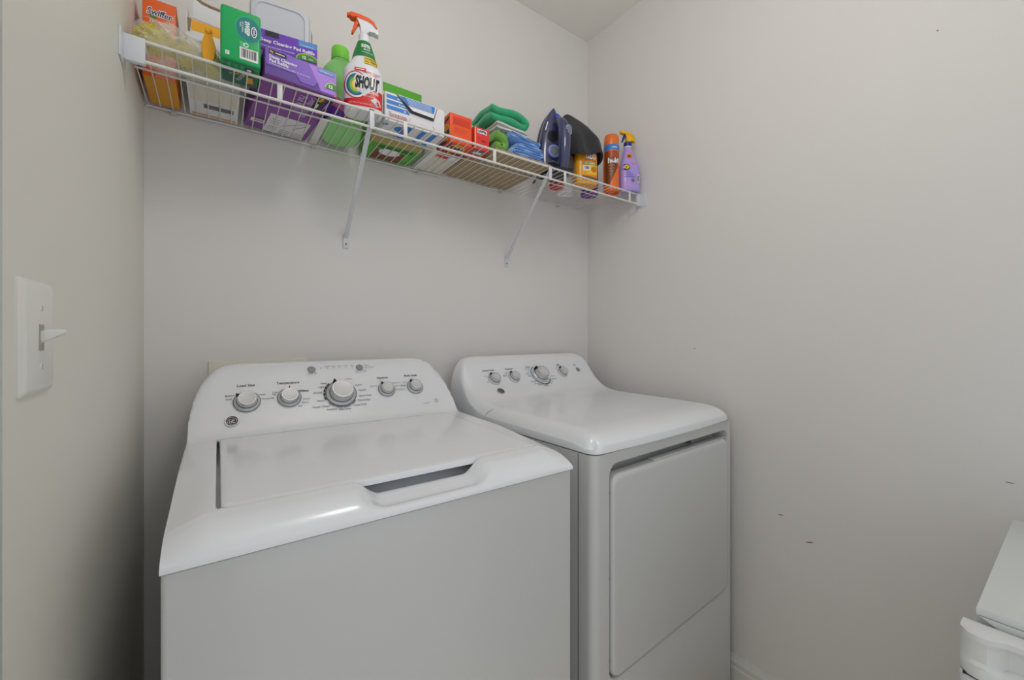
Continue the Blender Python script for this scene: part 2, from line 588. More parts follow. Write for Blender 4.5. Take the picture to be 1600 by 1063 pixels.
xs = sorted(set([0, 0.002, 0.005, 0.01, 0.016, 0.024] + [0.032 + 0.0125*i for i in range(50)] + [WW - q for q in (0, 0.002, 0.005, 0.01, 0.016, 0.024)] + [SC0 + 0.005*i for i in range(47)]))
xs = [x for i, x in enumerate(xs) if x <= WW]
ys = sorted(set([0, 0.002, 0.005] + [0.008 + 0.0045*i for i in range(16)] + [0.085 + 0.0225*i for i in range(20)] + [0.517 + 0.006*i for i in range(26)] + [0.672, 0.678, 0.684, WD]))
def w_top_pan(x, y):
    z = w_top(x, y)
    return z
# the deck is cut out over the lid opening: rim plus a sunken well under the lid
def in_lid(x, y): return LX0 + 0.012 < x < LX1 - 0.012 and LY0 + 0.006 < y < LY1 - 0.002
def deck_z(x, y):
    z = w_top(x, y)
    if in_rr(x, y, LX0 - 0.0055, LX1 - 0.0040, LY0 - 0.0035, LY1 + 0.003, 0.017): z -= 0.030
    return z
xs2 = sorted(set(xs + [LX0 - 0.0056, LX0 - 0.0054, LX1 - 0.0041, LX1 - 0.0039, LX0 + 0.002, LX0 + 0.006, LX0+0.01, LX1 - 0.002, LX1 - 0.006, LX1 - 0.01]))
ys2 = sorted(set(ys + [LY0 - 0.0036, LY0 - 0.0034, LY1 + 0.0029, LY1 + 0.0031, LY0+0.003, LY0+0.007, LY0+0.011, LY1 - 0.003, LY1-0.007, LY1-0.011]))
height_sheet('top_deck', xs2, ys2, deck_z, 0.9078, ENAMEL, wash)
# lid: thin rounded panel, slightly crowned, with a turned-down front edge
def make_lid():
    bm = bmesh.new()
    loops = []
    inset = [(0.0, -0.012), (0.0, -0.0035), (0.0012, -0.0012), (0.004, 0.0002), (0.012, 0.0006)]
    for d, dz in inset:
        loop = []
        for x, y in rrect(LX0 + d, LX1 - d, LY0 + d, LY1 - d, max(0.014 - d, 0.003), 6):
            loop.append(bm.verts.new((x, y, w_prof(max(y, LY0 + 0.004)) + dz)))
        loops.append(loop)
    n = len(loops[0])
    for A, B in zip(loops, loops[1:]):
        for k in range(n):
            bm.faces.new((A[k], A[(k+1) % n], B[(k+1) % n], B[k]))
    bm.faces.new(loops[0][::-1]); bm.faces.new(loops[-1])
    bmesh.ops.triangulate(bm, faces=[f for f in bm.faces if len(f.verts) > 4])
    return finish(bm, 'lid', ENAMEL, wash, 35)
make_lid()
for q in (LX0 - 0.0035, LX1 + 0.001):
    box('lid_hinge', q, q + 0.0025, LY1 - 0.016, LY1 - 0.004, 0.944, 0.954, DARK, wash, 0.0005)

# control panel: the sloping face between y=.545 (z .981) and y=.635 (z 1.0945)
sl = Vector((0, 0.635 - 0.56, 1.0945 - 1.000)).normalized()
wn = Vector((1, 0, 0)).cross(sl)                       # outward normal
def on_panel(x, z):
    y = 0.56 + (z - 1.000) * (0.075 / 0.0945)
    return Vector((x, y, w_prof(y)))
def panel_map(cx, cz):
    o = on_panel(cx, cz)
    return plane_map(o, (1, 0, 0), sl)
PZ = 1.000
pm = Print(panel_map(0, PZ), 0.0007)
def pv(z): return (z - PZ) / sl.z
knobs = [(0.1175, 1.029, 0.0285, 145), (0.2125, 1.031, 0.0275, 88), (0.343, 1.031, 0.0400, 118), (0.474, 1.033, 0.0245, 125), (0.5645, 1.034, 0.0245, 125)]
for x, z, r, pt in knobs:
    control_knob(wash, on_panel(x, z), wn, r, pt)
for i, (x, z) in enumerate(((0.2755, 1.1005), (0.4085, 1.1005))):
    lathe('button', [(0, -0.003), (0.0105, -0.003), (0.0105, 0.002), (0.009, 0.0035), (0, 0.0038)], mat('button_grey', (148, 150, 153), 0.4, metal=0.3), wash, 24, mtx=frame_mtx(on_panel(x, 1.0935) + sl * 0.008, wn))
emblem(wash, on_panel(0.0855, 0.9895), wn, 0.0155)
# lettering around the dials
def lab(s, x, z, h=0.0058, al='c', m=GREYP, b=0.01):
    pm.text(s, x, pv(z), h, m, al, bold=b)
def around(p, cx, cv, r, items, h, m=GREYP, b=0.008):
    for s, a in items:
        ca, sa = cos(radians(a)), sin(radians(a))
        al = 'l' if ca > 0.25 else ('r' if ca < -0.25 else 'c')
        p.text(s, cx + r * ca, cv + r * sa - h * 0.4, h, m, al, bold=b)
lab('Load Size', 0.117, 1.0655, 0.0075, m=BLACKP, b=0.018)
lab('Temperature', 0.213, 1.0660, 0.0075, m=BLACKP, b=0.018)
lab('Options', 0.470, 1.0640, 0.0075, m=BLACKP, b=0.018)
lab('Auto Soak', 0.561, 1.0660, 0.0075, m=BLACKP, b=0.018)
around(pm, 0.1175, pv(1.029), 0.034, [('Small', 160), ('Large', 35), ('Precise Fill', 10), ('Medium', 140)], 0.0045)
around(pm, 0.2125, pv(1.031), 0.033, [('Tap', 155), ('Cold', 143), ('Cool', 40), ('Colors', -12), ('Warm', -32), ('Hot', -55)], 0.0045)
around(pm, 0.343, pv(1.031), 0.050, [('Heavy', 130), ('Light', 148), ('Normal', 170), ('Heavy', 200), ('Towels / Sheets', 226), ('Delicates', 250), ('Bulky Items', 274), ('Active Wear', 305), ('Drain & Spin', 328), ('Speed Wash', 346), ('Casuals', 8), ('Colors', 30)], 0.0050, b=0.014)
pm.text('Whites', 0.343 - 0.082, pv(1.043), 0.0062, BLACKP, 'r', bold=0.018)
pm.text('Colors', 0.363, pv(1.067), 0.0045, GREYP, 'l')
around(pm, 0.474, pv(1.033), 0.029, [('Off', 105), ('2nd Rinse', 150), ('Deep Rinse', 45), ('Fabric Softener', 18), ('Extra Rinse', -8)], 0.0042)
around(pm, 0.5645, pv(1.034), 0.029, [('Off', 100), ('15 min', 140), ('30 min', 165)], 0.0042)
for a0, a1 in ((128, 140), (143, 155), (158, 170), (173, 185), (188, 202)):
    pm.ring(0.343, pv(1.031), 0.0425, 0.0465, BLACKP, a0, a1, 6)
for a0, a1 in ((215, 240), (244, 268), (272, 296), (300, 324)):
    pm.ring(0.343, pv(1.031), 0.0425, 0.0450, GREYP, a0, a1, 6)
for x, z, r, pt in knobs:
    pm.ring(x, pv(z), r * 1.005, r * 1.05, BLACKP)
tops = pv(1.0935)
for i, s in enumerate(('', 'Soak/Fill', 'Wash', 'Rinse', 'Drain', 'Spin')):
    x = 0.299 + 0.0175 * i
    pm.disc(x, tops + 0.0085, 0.0013, BLACKP, n=8)
    if s: pm.text(s, x, tops + 0.0125, 0.0036, GREYP, 'c', bold=0.008)
pm.text('Deep Fill', 0.2755, tops - 0.0095, 0.0046, BLACKP, 'c', bold=0.012)
pm.text('Start / Pause', 0.4085, tops - 0.008, 0.0044, GREYP, 'c', bold=0.012)
pm.text('hold 3 sec for off', 0.4085, tops - 0.0135, 0.0034, GREYP, 'c')
pm.text('Power', 0.4235, tops + 0.010, 0.0042, GREYP, 'l', bold=0.01)
pm.text('Lid Locked', 0.4235, tops + 0.0025, 0.0042, GREYP, 'l', bold=0.01)
pm.text('steel tub', 0.575, pv(0.983), 0.0048, GREYP, 'l', slant=0.2)
pm.ring(0.621, pv(0.989), 0.0042, 0.0060, GREYP, 20, 330)
pm.build('panel_lettering', wash)['kind'] = 'stuff'

# ------------------------------------------------------------------ dryer (turned a little away from the wall's line)
DA = math.degrees(math.atan2(0.031, 0.686))
DWd, DD = 0.690, 0.672
dry = thing('clothes_dryer', 'white front-loading clothes dryer beside the right wall', 'dryer', (0.868, -0.7335, 0), DA)
# cabinet: side and back walls plus a front panel with a recess for the door
def dryer_cabinet():
    bm = bmesh.new()
    z0, z1 = 0.02, 0.9135
    r = 0.022
    prof = [(DWd, DD), (DWd, 0.002)]
    prof += [(DWd - 0.002 + 0.002*cos(radians(a)), 0.002 + 0.002*sin(radians(a))) for a in (-45, -90)]
    out0 = (DWd - 0.006, 0.0)
    out1 = (r, 0.0)
    prof += [(r - r*sin(radians(a)), r - r*cos(radians(a))) for a in (0, 15, 30, 45, 60, 75, 90)]
    prof += [(0.0, DD)]
    lo = [bm.verts.new((x, y, z0)) for x, y in prof]
    hi = [bm.verts.new((x, y, z1)) for x, y in prof]
    n = len(prof)
    skip = None
    for k in range(n):
        a, b = prof[k], prof[(k+1) % n]
        if a[1] < 1e-6 and b[1] < 1e-6:
            skip = k; continue
        bm.faces.new((lo[k], lo[(k+1) % n], hi[(k+1) % n], hi[k]))
    bm.faces.new(lo[::-1]); bm.faces.new(hi)
    # front sheet with hole
    k = skip
    outer = [lo[k], lo[(k+1) % n], hi[(k+1) % n], hi[k]]
    hole = [bm.verts.new((x, 0, z)) for x, z in rrect(0.054, 0.673, 0.352, 0.887, 0.032, 8)]
    es = []
    for L in (outer, hole):
        for i in range(len(L)):
            e = bm.edges.get((L[i], L[(i+1) % len(L)])) or bm.edges.new((L[i], L[(i+1) % len(L)]))
            es.append(e)
    bmesh.ops.triangle_fill(bm, edges=es, use_beauty=True)
    rings = [hole]
    for d, y in ((0.0015, 0.0006), (0.003, 0.003), (0.005, 0.050)):
        rings.append([bm.verts.new((x, y, z)) for x, z in rrect(0.054 + d, 0.673 - d, 0.352 + d, 0.887 - d, 0.032 - d*0.5, 8)])
    m = len(hole)
    for A, B in zip(rings, rings[1:]):
        for i in range(m):
            bm.faces.new((A[i], A[(i+1) % m], B[(i+1) % m], B[i]))
    f = bm.faces.new(rings[-1])
    bmesh.ops.triangulate(bm, faces=[f])
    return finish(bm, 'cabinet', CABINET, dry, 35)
dryer_cabinet()
for fx, fy in ((0.05, 0.06), (DWd - 0.05, 0.06), (0.05, DD - 0.07), (DWd - 0.05, DD - 0.07)):
    lathe('foot', [(0, 0), (0.02, 0), (0.02, 0.012), (0.01, 0.014), (0.01, 0.0195), (0, 0.0195)], DARK, dry, 16, (fx, fy, 0))
# vertical seam of the wrapped front panel on the left side
box('side_seam', -0.0006, 0.0006, 0.049, 0.051, 0.03, 0.912, mat('seam_grey', (105, 107, 110), 0.6), dry)
# door
def dryer_door():
    bm = bmesh.new()
    X0, X1, Z0, Z1 = 0.064, 0.6675, 0.358, 0.857
    loops = []
    for d, y in ((0.0, 0.024), (0.0, 0.004), (0.0012, 0.0005), (0.004, -0.003), (0.008, -0.0045), (0.014, -0.005)):
        loops.append([bm.verts.new((x, y, z)) for x, z in rrect(X0 + d, X1 - d, Z0 + d, Z1 - d * (1.25), max(0.03 - d*0.6, 0.004), 8)])
    m = len(loops[0])
    for A, B in zip(loops, loops[1:]):
        for i in range(m):
            bm.faces.new((A[i], A[(i+1) % m], B[(i+1) % m], B[i]))
    bm.faces.new(loops[-1]); bm.faces.new(loops[0][::-1])
    bmesh.ops.triangulate(bm, faces=[f for f in bm.faces if len(f.verts) > 4])
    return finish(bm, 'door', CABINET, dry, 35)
door = dryer_door()
box('handle_lip', 0.25, 0.66, 0.004, 0.0235, 0.857, 0.8610, CABINET, door, 0.0015)
for z in (0.40, 0.60, 0.81):
    box('door_bumper', 0.0585, 0.0635, 0.006, 0.012, z, z + 0.008, DARK, dry)
box('striker', 0.485, 0.493, 0.030, 0.0495, 0.860, 0.881, mat('seam_grey', (105, 107, 110), 0.6), dry)

DP = catmull([(0.0, 0.934), (0.004, 0.9395), (0.016, 0.9490), (0.035, 0.9570), (0.06, 0.9615), (0.10, 0.9640), (0.30, 0.9665), (0.42, 0.9680), (0.455, 0.9700), (0.490, 0.9760), (0.525, 0.9900), (0.561, 1.0150), (0.598, 1.0550), (0.622, 1.0880), (0.634, 1.1030), (0.644, 1.1120), (0.655, 1.1170), (0.672, 1.1185)], 6)
def d_prof(y): return interp(DP, y)
def d_side(u):
    k = min(max(u, 0) / 0.12, 1.0)
    return 0.958 + 0.168 * (1 - (1 - k) ** 3.2) ** (1 / 2.6)
def d_top(x, y):
    u = min(x, DWd - x)
    t = max(0.0, 1 - u / 0.042)
    z = smin(d_prof(y) - 0.030 * t ** 2.2, d_side(u), 0.012)
    return max(z, 0.926)
def d_warp(p):
    # the front edge bows out a little, and its two corners are rounded
    k = max(0.0, 1 - p.y / 0.16)
    q = (p.x - DWd/2) / (DWd/2)
    p.y -= 0.010 * (1 - q*q) * k
    c = 0.030
    if p.y < c:
        for xc, s in ((c, -1), (DWd - c, 1)):
            d = (p.x - xc) * s
            if d > 0:
                e = c - p.y
                m_ = max(d, e)
                if m_ > 1e-6:
                    l = sqrt(d*d + e*e)
                    p.x = xc + s * d * m_ / l
                    p.y = c - e * m_ / l
    return p
dxs = sorted(set([0, 0.0006, 0.0015, 0.0028, 0.004, 0.006, 0.008, 0.013, 0.019, 0.026, 0.034] + [0.043 + 0.0155*i for i in range(40)] + [DWd - q for q in (0, 0.0015, 0.004, 0.008, 0.013, 0.019, 0.026, 0.034)]))
dys = sorted(set([0, 0.0015, 0.004, 0.008, 0.012, 0.016, 0.021, 0.027, 0.034, 0.042, 0.052, 0.065, 0.08, 0.1] + [0.12 + 0.025*i for i in range(13)] + [0.44 + 0.0075*i for i in range(31)]))
dys = [y for y in dys if y <= DD] + [DD]
height_sheet('top_panel', dxs, sorted(set(dys)), d_top, 0.9165, ENAMEL, dry, d_warp)
# seam where the console cover meets the top sheet
tube('console_seam', [Vector((0.0012, 0.452, 0.940)), Vector((0.006, 0.446, 0.9512)), Vector((0.020, 0.435, d_top(0.020, 0.435) + 0.0002)), Vector((0.05, 0.42, d_top(0.05, 0.42) + 0.0002))], 0.0007, mat('seam_grey', (105, 107, 110), 0.6), dry, 6)
# sloped control face around z 1.045
dsl = Vector((0, 0.61 - 0.575, interp(DP, 0.61) - interp(DP, 0.575))).normalized()
dn = Vector((1, 0, 0)).cross(dsl)
def dpan(x, z):
    lo, hi = 0.5, 0.65
    for _ in range(30):
        mid = (lo + hi) / 2
        if d_prof(mid) < z: lo = mid
        else: hi = mid
    return Vector((x, lo, z))
def dnorm(z):
    a = dpan(0, z - 0.006); b = dpan(0, z + 0.006)
    return Vector((1, 0, 0)).cross((b - a).normalized())
dmap = lambda u, v, off: dpan(u, v) + dnorm(v) * off
dk = [(0.130, 1.037, 0.0255, 125), (0.2225, 1.038, 0.0245, 125), (0.357, 1.039, 0.0370, 130), (0.484, 1.043, 0.0245, 120)]
for x, z, r, pt in dk:
    control_knob(dry, dpan(x, z), dnorm(z), r, pt)
lathe('button', [(0, -0.003), (0.0105, -0.003), (0.0105, 0.002), (0.009, 0.0035), (0, 0.0038)], mat('button_grey', (148, 150, 153), 0.4, metal=0.3), dry, 24, mtx=frame_mtx(dpan(0.583, 1.048), dnorm(1.048)))
emblem(dry, dpan(0.127, 0.9975), dnorm(0.9975), 0.0150)
dp = Print(dmap, 0.0006)
BLUEP = mat('blue_print', (92, 138, 176), 0.5)
for s, x, z in (('Extended Tumble', 0.122, 1.0655), ('Temperature', 0.218, 1.0665), ('Cottons', 0.312, 1.0690), ('Signal', 0.480, 1.0700), ('Start', 0.578, 1.0660)):
    dp.text(s, x, z, 0.0052, BLACKP, 'c', bold=0.02)
sz = dsl.z
def daround(cx, cz, r, items, h, m=GREYP):
    for s, a in items:
        ca, sa = cos(radians(a)), sin(radians(a))
        dp.text(s, cx + r*ca, cz + r*sa*sz - h*.4, h, m, 'l' if ca > .25 else ('r' if ca < -.25 else 'c'), bold=0.01)
daround(0.130, 1.037, 0.031, [('On', 150), ('Off', 200)], 0.0040)
daround(0.2225, 1.038, 0.030, [('High', 135), ('Medium', 160), ('Low', 20)], 0.0040)
daround(0.357, 1.039, 0.050, [('More Dry', 140), ('Dry', 155), ('Less Dry', 168), ('Damp', 181), ('Easy Care', 212), ('Delicates', 228), ('Air Fluff', 242), ('Timed Dry', 265), ('60', 300), ('40', 315), ('Warm Up', -12), ('De-Wrinkle', -28)], 0.0042)
daround(0.484, 1.043, 0.030, [('Loud', 110), ('Off', 140)], 0.0038)
for a0, a1, m in ((110, 200, BLUEP), (204, 330, BLACKP)):
    pts = []
    for k in range(17):
        a = radians(a0 + (a1 - a0) * k / 16)
        for r in (0.0415, 0.0450):
            pts.append((0.357 + r*cos(a), 1.039 + r*sin(a)*sz))
    dp._add(pts, [(2*k, 2*k+1, 2*k+3, 2*k+2) for k in range(16)], m)
dp.build('panel_lettering', dry)['kind'] = 'stuff'

# ------------------------------------------------------------------ compact freezer at the right edge
FR = thing('compact_freezer', 'small white freezer with a scooped door handle against the right wall', 'freezer', (1.022, -1.312, 0))
FRW = mat('freezer_white', (214, 220, 218), 0.32, coat=0.15)
FRD = mat('freezer_door_white', (222, 223, 222), 0.3, coat=0.15)
slab('body', [(0.0, -0.49), (0.463, -0.49), (0.463, 0.0), (0.0, 0.0)], 0.02, 0.8075, mat('freezer_side', (196, 199, 196), 0.4), FR, 0.003, 2, 'xy')
slab('worktop', [(-0.004, -0.494), (0.463, -0.494), (0.463, 0.0), (-0.004, 0.0)], 0.8082, 0.8205, FRW, FR, 0.002, 2, 'xy')
# fascia with its slanted end
slab('fascia', [(-0.002, 0.8078), (-0.492, 0.8078), (-0.492, 0.786), (-0.040, 0.786)], -0.004, -0.0005, FRW, FR, 0.0005, 1, 'yz')
for fx, fy in ((0.04, -0.05), (0.42, -0.05), (0.04, -0.44), (0.42, -0.44)):
    lathe('foot', [(0, 0), (0.018, 0), (0.018, 0.0195), (0, 0.0195)], DARK, FR, 16, (fx, fy, 0))
fd = slab('door', rrect(-0.047, -0.008, -0.502, 0.012, 0.012, 5), 0.035, 0.7405, mat('freezer_door_panel', (206, 208, 208), 0.35, coat=0.1), FR, 0.002, 2, 'xy')
def freezer_grip():
    """moulded cap along the door's top with a finger scoop in its front"""
    bm = bmesh.new()
    Y = [0.012 - 0.514 * k / 60 for k in range(61)]
    zs = [0.7425, 0.7445, 0.752, 0.757, 0.7605, 0.765, 0.772, 0.78, 0.788, 0.7915, 0.793, 0.7965, 0.799, 0.8]
    def sm(t): t = max(0, min(1, t)); return t*t*(3-2*t)
    rows = []
    for y in Y:
        e = min(0.012 - y, y + 0.502)          # distance from the ends
        k = sm((0.012 - y - 0.026) / 0.018) * sm((y + 0.502 - 0.026) / 0.018)
        rnd = 0.016 * (1 - sqrt(max(0, 1 - (1 - min(e / 0.022, 1)) ** 2)))
        row = []
        for z in zs:
            out = -0.046 + rnd
            if z <= 0.752: f = -0.004
            elif z <= 0.7605: f = -0.004 + 0.024 * k * sm((z - 0.752) / 0.0085)
            elif z < 0.7915: f = 0.020 * k
            else: f = 0.012 * k - 0.001
            if z in (0.7425, 0.8): f += 0.0022
            row.append(bm.verts.new((out + f, y, z)))
        rows.append(row)
    for A, B in zip(rows, rows[1:]):
        for i in range(len(zs) - 1):
            bm.faces.new((A[i], A[i+1], B[i+1], B[i]))
    bt = [bm.verts.new((-0.008, y, 0.8)) for y in Y]
    bb = [bm.verts.new((-0.008, y, 0.7425)) for y in Y]
    for k in range(60):
        bm.faces.new((rows[k][-1], bt[k], bt[k+1], rows[k+1][-1]))
        bm.faces.new((bt[k], bb[k], bb[k+1], bt[k+1]))
        bm.faces.new((bb[k], rows[k][0], rows[k+1][0], bb[k+1]))
    bm.faces.new(rows[0] + [bt[0], bb[0]]); bm.faces.new((rows[-1] + [bt[-1], bb[-1]])[::-1])
    return finish(bm, 'grip_cap', FRD, fd, 40)
freezer_grip()
box('cap_gap', -0.044, -0.009, -0.498, 0.008, 0.7404, 0.7426, DARK, fd)

# ------------------------------------------------------------------ light switch on the left wall
sw = thing('light_switch', 'white toggle light switch plate on the left wall', 'light switch', (0, -0.776, 1.197))
SWM = mat('switch_white', (234, 233, 228), 0.3)
def plate():
    bm = bmesh.new()
    loops = []
    for d, x in ((0, 0.0), (0, 0.0015), (0.004, 0.0045), (0.007, 0.0055)):
        loops.append([bm.verts.new((x, y, z)) for y, z in rrect(-0.046 + d, 0.046 - d, -0.058 + d, 0.058 - d, 0.004, 3)])
    m = len(loops[0])
    for A, B in zip(loops, loops[1:]):
        for i in range(m): bm.faces.new((A[i], A[(i+1) % m], B[(i+1) % m], B[i]))
    bm.faces.new(loops[-1]); bm.faces.new(loops[0][::-1])
    return finish(bm, 'switch_plate', SWM, sw, 20)
plate()
box('toggle_frame', 0.0052, 0.0062, -0.0065, 0.0065, -0.0135, 0.0135, mat('switch_slot', (168, 165, 158), 0.5), sw, 0.0003)
slab('toggle', [(0.004, -0.007), (0.012, -0.002), (0.0235, 0.004), (0.0235, 0.0085), (0.012, 0.0085), (0.004, 0.006)], -0.0045, 0.0045, SWM, sw, 0.0012, 2, 'xz')
for z in (-0.030, 0.030):
    s_ = lathe('screw', [(0, 0.0052), (0.0033, 0.0052), (0.0031, 0.0062), (0, 0.0066)], SWM, sw, 12, (0, 0, z), Matrix.Rotation(radians(90), 4, 'Y'))
    box('screw_slot', 0.0064, 0.0068, -0.0004, 0.0004, z - 0.0026, z + 0.0026, mat('switch_slot', (168, 165, 158), 0.5), s_)

# ------------------------------------------------------------------ hose outlet box behind the washer
ob = thing('hose_outlet_box', 'cream hose outlet frame on the back wall behind the washer', 'outlet box', (0.133, 0, 0.93))
OBM = mat('outlet_cream', (232, 228, 214), 0.45)
slab('frame', [(0, 0), (0.245, 0), (0.245, 0.197), (0, 0.197)], -0.006, 0.0, OBM, ob, 0.0015)
slab('inner_rim', [(0.02, 0.02), (0.225, 0.02), (0.225, 0.177), (0.02, 0.177)], -0.010, -0.006, OBM, ob, 0.0015)

# ------------------------------------------------------------------ wire shelf
ZD = 1.789
shelf = thing('wire_shelf', 'white coated wire shelf across the back wall above the machines', 'shelf', (0, 0, ZD))
YF, YM, YB = -0.305, -0.165, -0.010
tube('front_rail', [(0.004, YF, -0.002), (W - 0.004, YF, -0.002)], 0.0034, WIREM, shelf, 10)
tube('lip_rail', [(0.004, YF - 0.001, -0.0428), (W - 0.012, YF - 0.001, -0.0428)], 0.0034, WIREM, shelf, 10)
tube('middle_rail', [(0.006, YM - 0.03, -0.0038), (W - 0.006, YM - 0.03, -0.0038)], 0.0024, WIREM, shelf, 8)
tube('back_rail', [(0.006, YB, -0.0038), (W - 0.006, YB, -0.0038)], 0.0026, WIREM, shelf, 8)
bm = bmesh.new()
add_tube(bm, [(0, YB - 0.003, 0.0), (0, YF - 0.001, 0.0)], 0.00135, 6)
w0 = finish(bm, 'wire', WIREM, shelf)
w0.location = (0.0084, 0, 0)
nw = int((W - 0.016) / 0.025)
for i in range(1, nw + 1):
    c = w0.copy(); COL.objects.link(c); c.parent = shelf
    c.location = (0.0084 + 0.025 * i, 0, 0)
for x in (0.2715, 0.5753, 0.8683, 1.1705, 1.5291):
    box('lip_tie', x - 0.0055, x + 0.0055, YF - 0.0045, YF - 0.0015, -0.0405, -0.0025, WIREM, shelf, 0.001)
box('lip_end_wire', W - 0.022, W - 0.018, YF - 0.004, YF + 0.001, -0.041, -0.004, WIREM, shelf, 0.001)
# back clips
for x in (0.0596, 0.3948, 0.7375, 1.0913, 1.4052):
    bm = bmesh.new()
    add_box(bm, x - 0.006, x + 0.006, -0.016, -0.0002, -0.0125, -0.0065, 0.001)
    add_box(bm, x - 0.006, x + 0.006, -0.0045, -0.0002, -0.0066, 0.0014, 0.001)
    finish(bm, 'wall_clip', mat('clip_plastic', (208, 206, 198), 0.5), shelf)
for x in (0.3905, 0.7225):
    box('deck_strap', x - 0.010, x + 0.010, YM - 0.026, YB - 0.006, -0.0027, -0.0015, WIREM, shelf, 0.0003)
# end brackets
bm = bmesh.new()
add_box(bm, 0.0, 0.0035, YF - 0.030, YF + 0.022, -0.056, 0.0014, 0.0015)
add_box(bm, 0.003, 0.036, YF - 0.0065, YF + 0.0065, -0.050, 0.0014, 0.002)
finish(bm, 'end_bracket', BRACEM, shelf)
bm = bmesh.new()
add_box(bm, W - 0.0035, W, YF - 0.028, YF + 0.022, -0.056, 0.0014, 0.0015)
add_box(bm, W - 0.026, W - 0.003, YF - 0.0065, YF + 0.0065, -0.050, 0.0014, 0.002)
finish(bm, 'end_bracket', BRACEM, shelf)
# diagonal support braces
for xt, xb in ((0.4827, 0.4917), (1.0978, 1.1264)):
    bm = bmesh.new()
    a = Vector((xt, YF - 0.0055, -0.017)); b = Vector((xb, -0.0035, -0.275))
    d = (b - a).normalized()
    sx = Vector((1, 0, 0)); nn = sx.cross(d).normalized()
    def strip(p, q, hw, ht):
        vs = []
        for P in (p, q):
            for s, t in ((-1, -1), (1, -1), (1, 1), (-1, 1)):
                vs.append(bm.verts.new(P + sx*hw*s + nn*ht*t))
        for f in ((0,1,2,3), (7,6,5,4), (0,4,5,1), (1,5,6,2), (2,6,7,3), (3,7,4,0)):
            bm.faces.new([vs[i] for i in f])
    strip(a, b, 0.0062, 0.0022)
    # hook over the front rail
    add_box(bm, xt - 0.0062, xt + 0.0062, YF - 0.0085, YF - 0.0052, -0.050, 0.0014, 0.0008)
    add_box(bm, xt - 0.0062, xt + 0.0062, YF - 0.0085, YF - 0.0042, -0.0025, 0.0014, 0.0008)
    br = finish(bm, 'support_brace', BRACEM, shelf, 30)
    f = box('brace_foot', xb - 0.0085, xb + 0.0085, -0.0045, -0.0002, -0.309, -0.265, BRACEM, br, 0.0012)
    s_ = lathe('screw', [(0, 0), (0.0032, 0), (0.0028, 0.0014), (0, 0.0018)], mat('screw_steel', (120, 122, 126), 0.35, metal=0.8), br, 12, (xb, -0.0044, -0.295), Matrix.Rotation(radians(90), 4, 'X'))

# ================================================================== things on the shelf
ZT = ZD + 0.0016                   # top of the wires

def carton(name, label, cat, cx, cy, w, d, h, material, rz=0.0, z=ZT, bev=0.0012, group=None):
    """closed carton; local origin at the middle of its base, front towards -y"""
    t = thing(name, label, cat, (cx, cy, z), rz, group)
    bm = bmesh.new()
    add_box(bm, -w/2, w/2, -d/2, d/2, 0, h, bev)
    finish(bm, 'carton_body', material, t)
    return t
def f_front(w, d, h): return plane_map((-w/2, -d/2, 0), (1, 0, 0), (0, 0, 1))
def f_left(w, d, h): return plane_map((-w/2, d/2, 0), (0, -1, 0), (0, 0, 1))
def f_bottom(w, d, h): return plane_map((-w/2, d/2, 0), (1, 0, 0), (0, -1, 0))   # v runs from back to front
def f_right(w, d, h): return plane_map((w/2, -d/2, 0), (0, 1, 0), (0, 0, 1))
def stuff(o): o['kind'] = 'stuff'; return o

ORANGE = mat('carton_orange', (238, 104, 40), 0.45)
GOLD = mat('carton_gold', (226, 156, 22), 0.5)
KRAFT = mat('kraft_edge', (150, 128, 100), 0.8)
WCARD = mat('white_card', (232, 231, 234), 0.5)
CREAM = mat('cream_card', (224, 218, 204), 0.6)
NAVYP = mat('navy_print', (24, 44, 110), 0.5)
REDP = mat('red_print', (205, 40, 38), 0.5)
YELP = mat('yellow_print', (240, 206, 40), 0.5)
GRNP = mat('green_print', (60, 140, 50), 0.5)

# ---- orange duster kit carton at the far left
w, d, h = 0.060, 0.142, 0.1785
t = carton('duster_kit_carton', 'tall narrow orange carton with white and navy lettering at the shelf\'s left end', 'carton', 0.0445, -0.089, w, d, h, ORANGE)
p = Print(f_front(w, d, h))
PINK = mat('pink_print', (244, 150, 122), 0.5)
p.poly([(0.022, 0.0), (0.058, 0.0), (0.058, 0.16), (0.05, 0.14)], PINK)
p.poly([(0.006, 0.146), (0.020, 0.128), (0.026, 0.137)], GRNP)
p.text('Swiffer', 0.0295, 0.141, 0.0165, WHITEP, 'c', bold=0.06, width=0.047, rot=-2, slant=0.15)
p.text('Swiffer', 0.0295, 0.1415, 0.0150, NAVYP, 'c', bold=0.012, width=0.044, rot=-2, slant=0.15)
p.text('DUSTERS', 0.031, 0.124, 0.0065, WHITEP, 'c', bold=0.02)
p.text('KIT', 0.031, 0.100, 0.019, WHITEP, 'c', bold=0.03)
stuff(p.build('front_print', t))
p = Print(f_bottom(w, d, h))
p.rect(0.001, 0.001, w - 0.001, d - 0.001, GOLD)
p.text('R', 0.045, 0.122, 0.010, REDP, 'c')
stuff(p.build('base_print', t))
p = Print(f_right(w, d, h)); p.rect(0.0008, 0.001, d - .001, h - .002, GOLD); stuff(p.build('side_print', t))

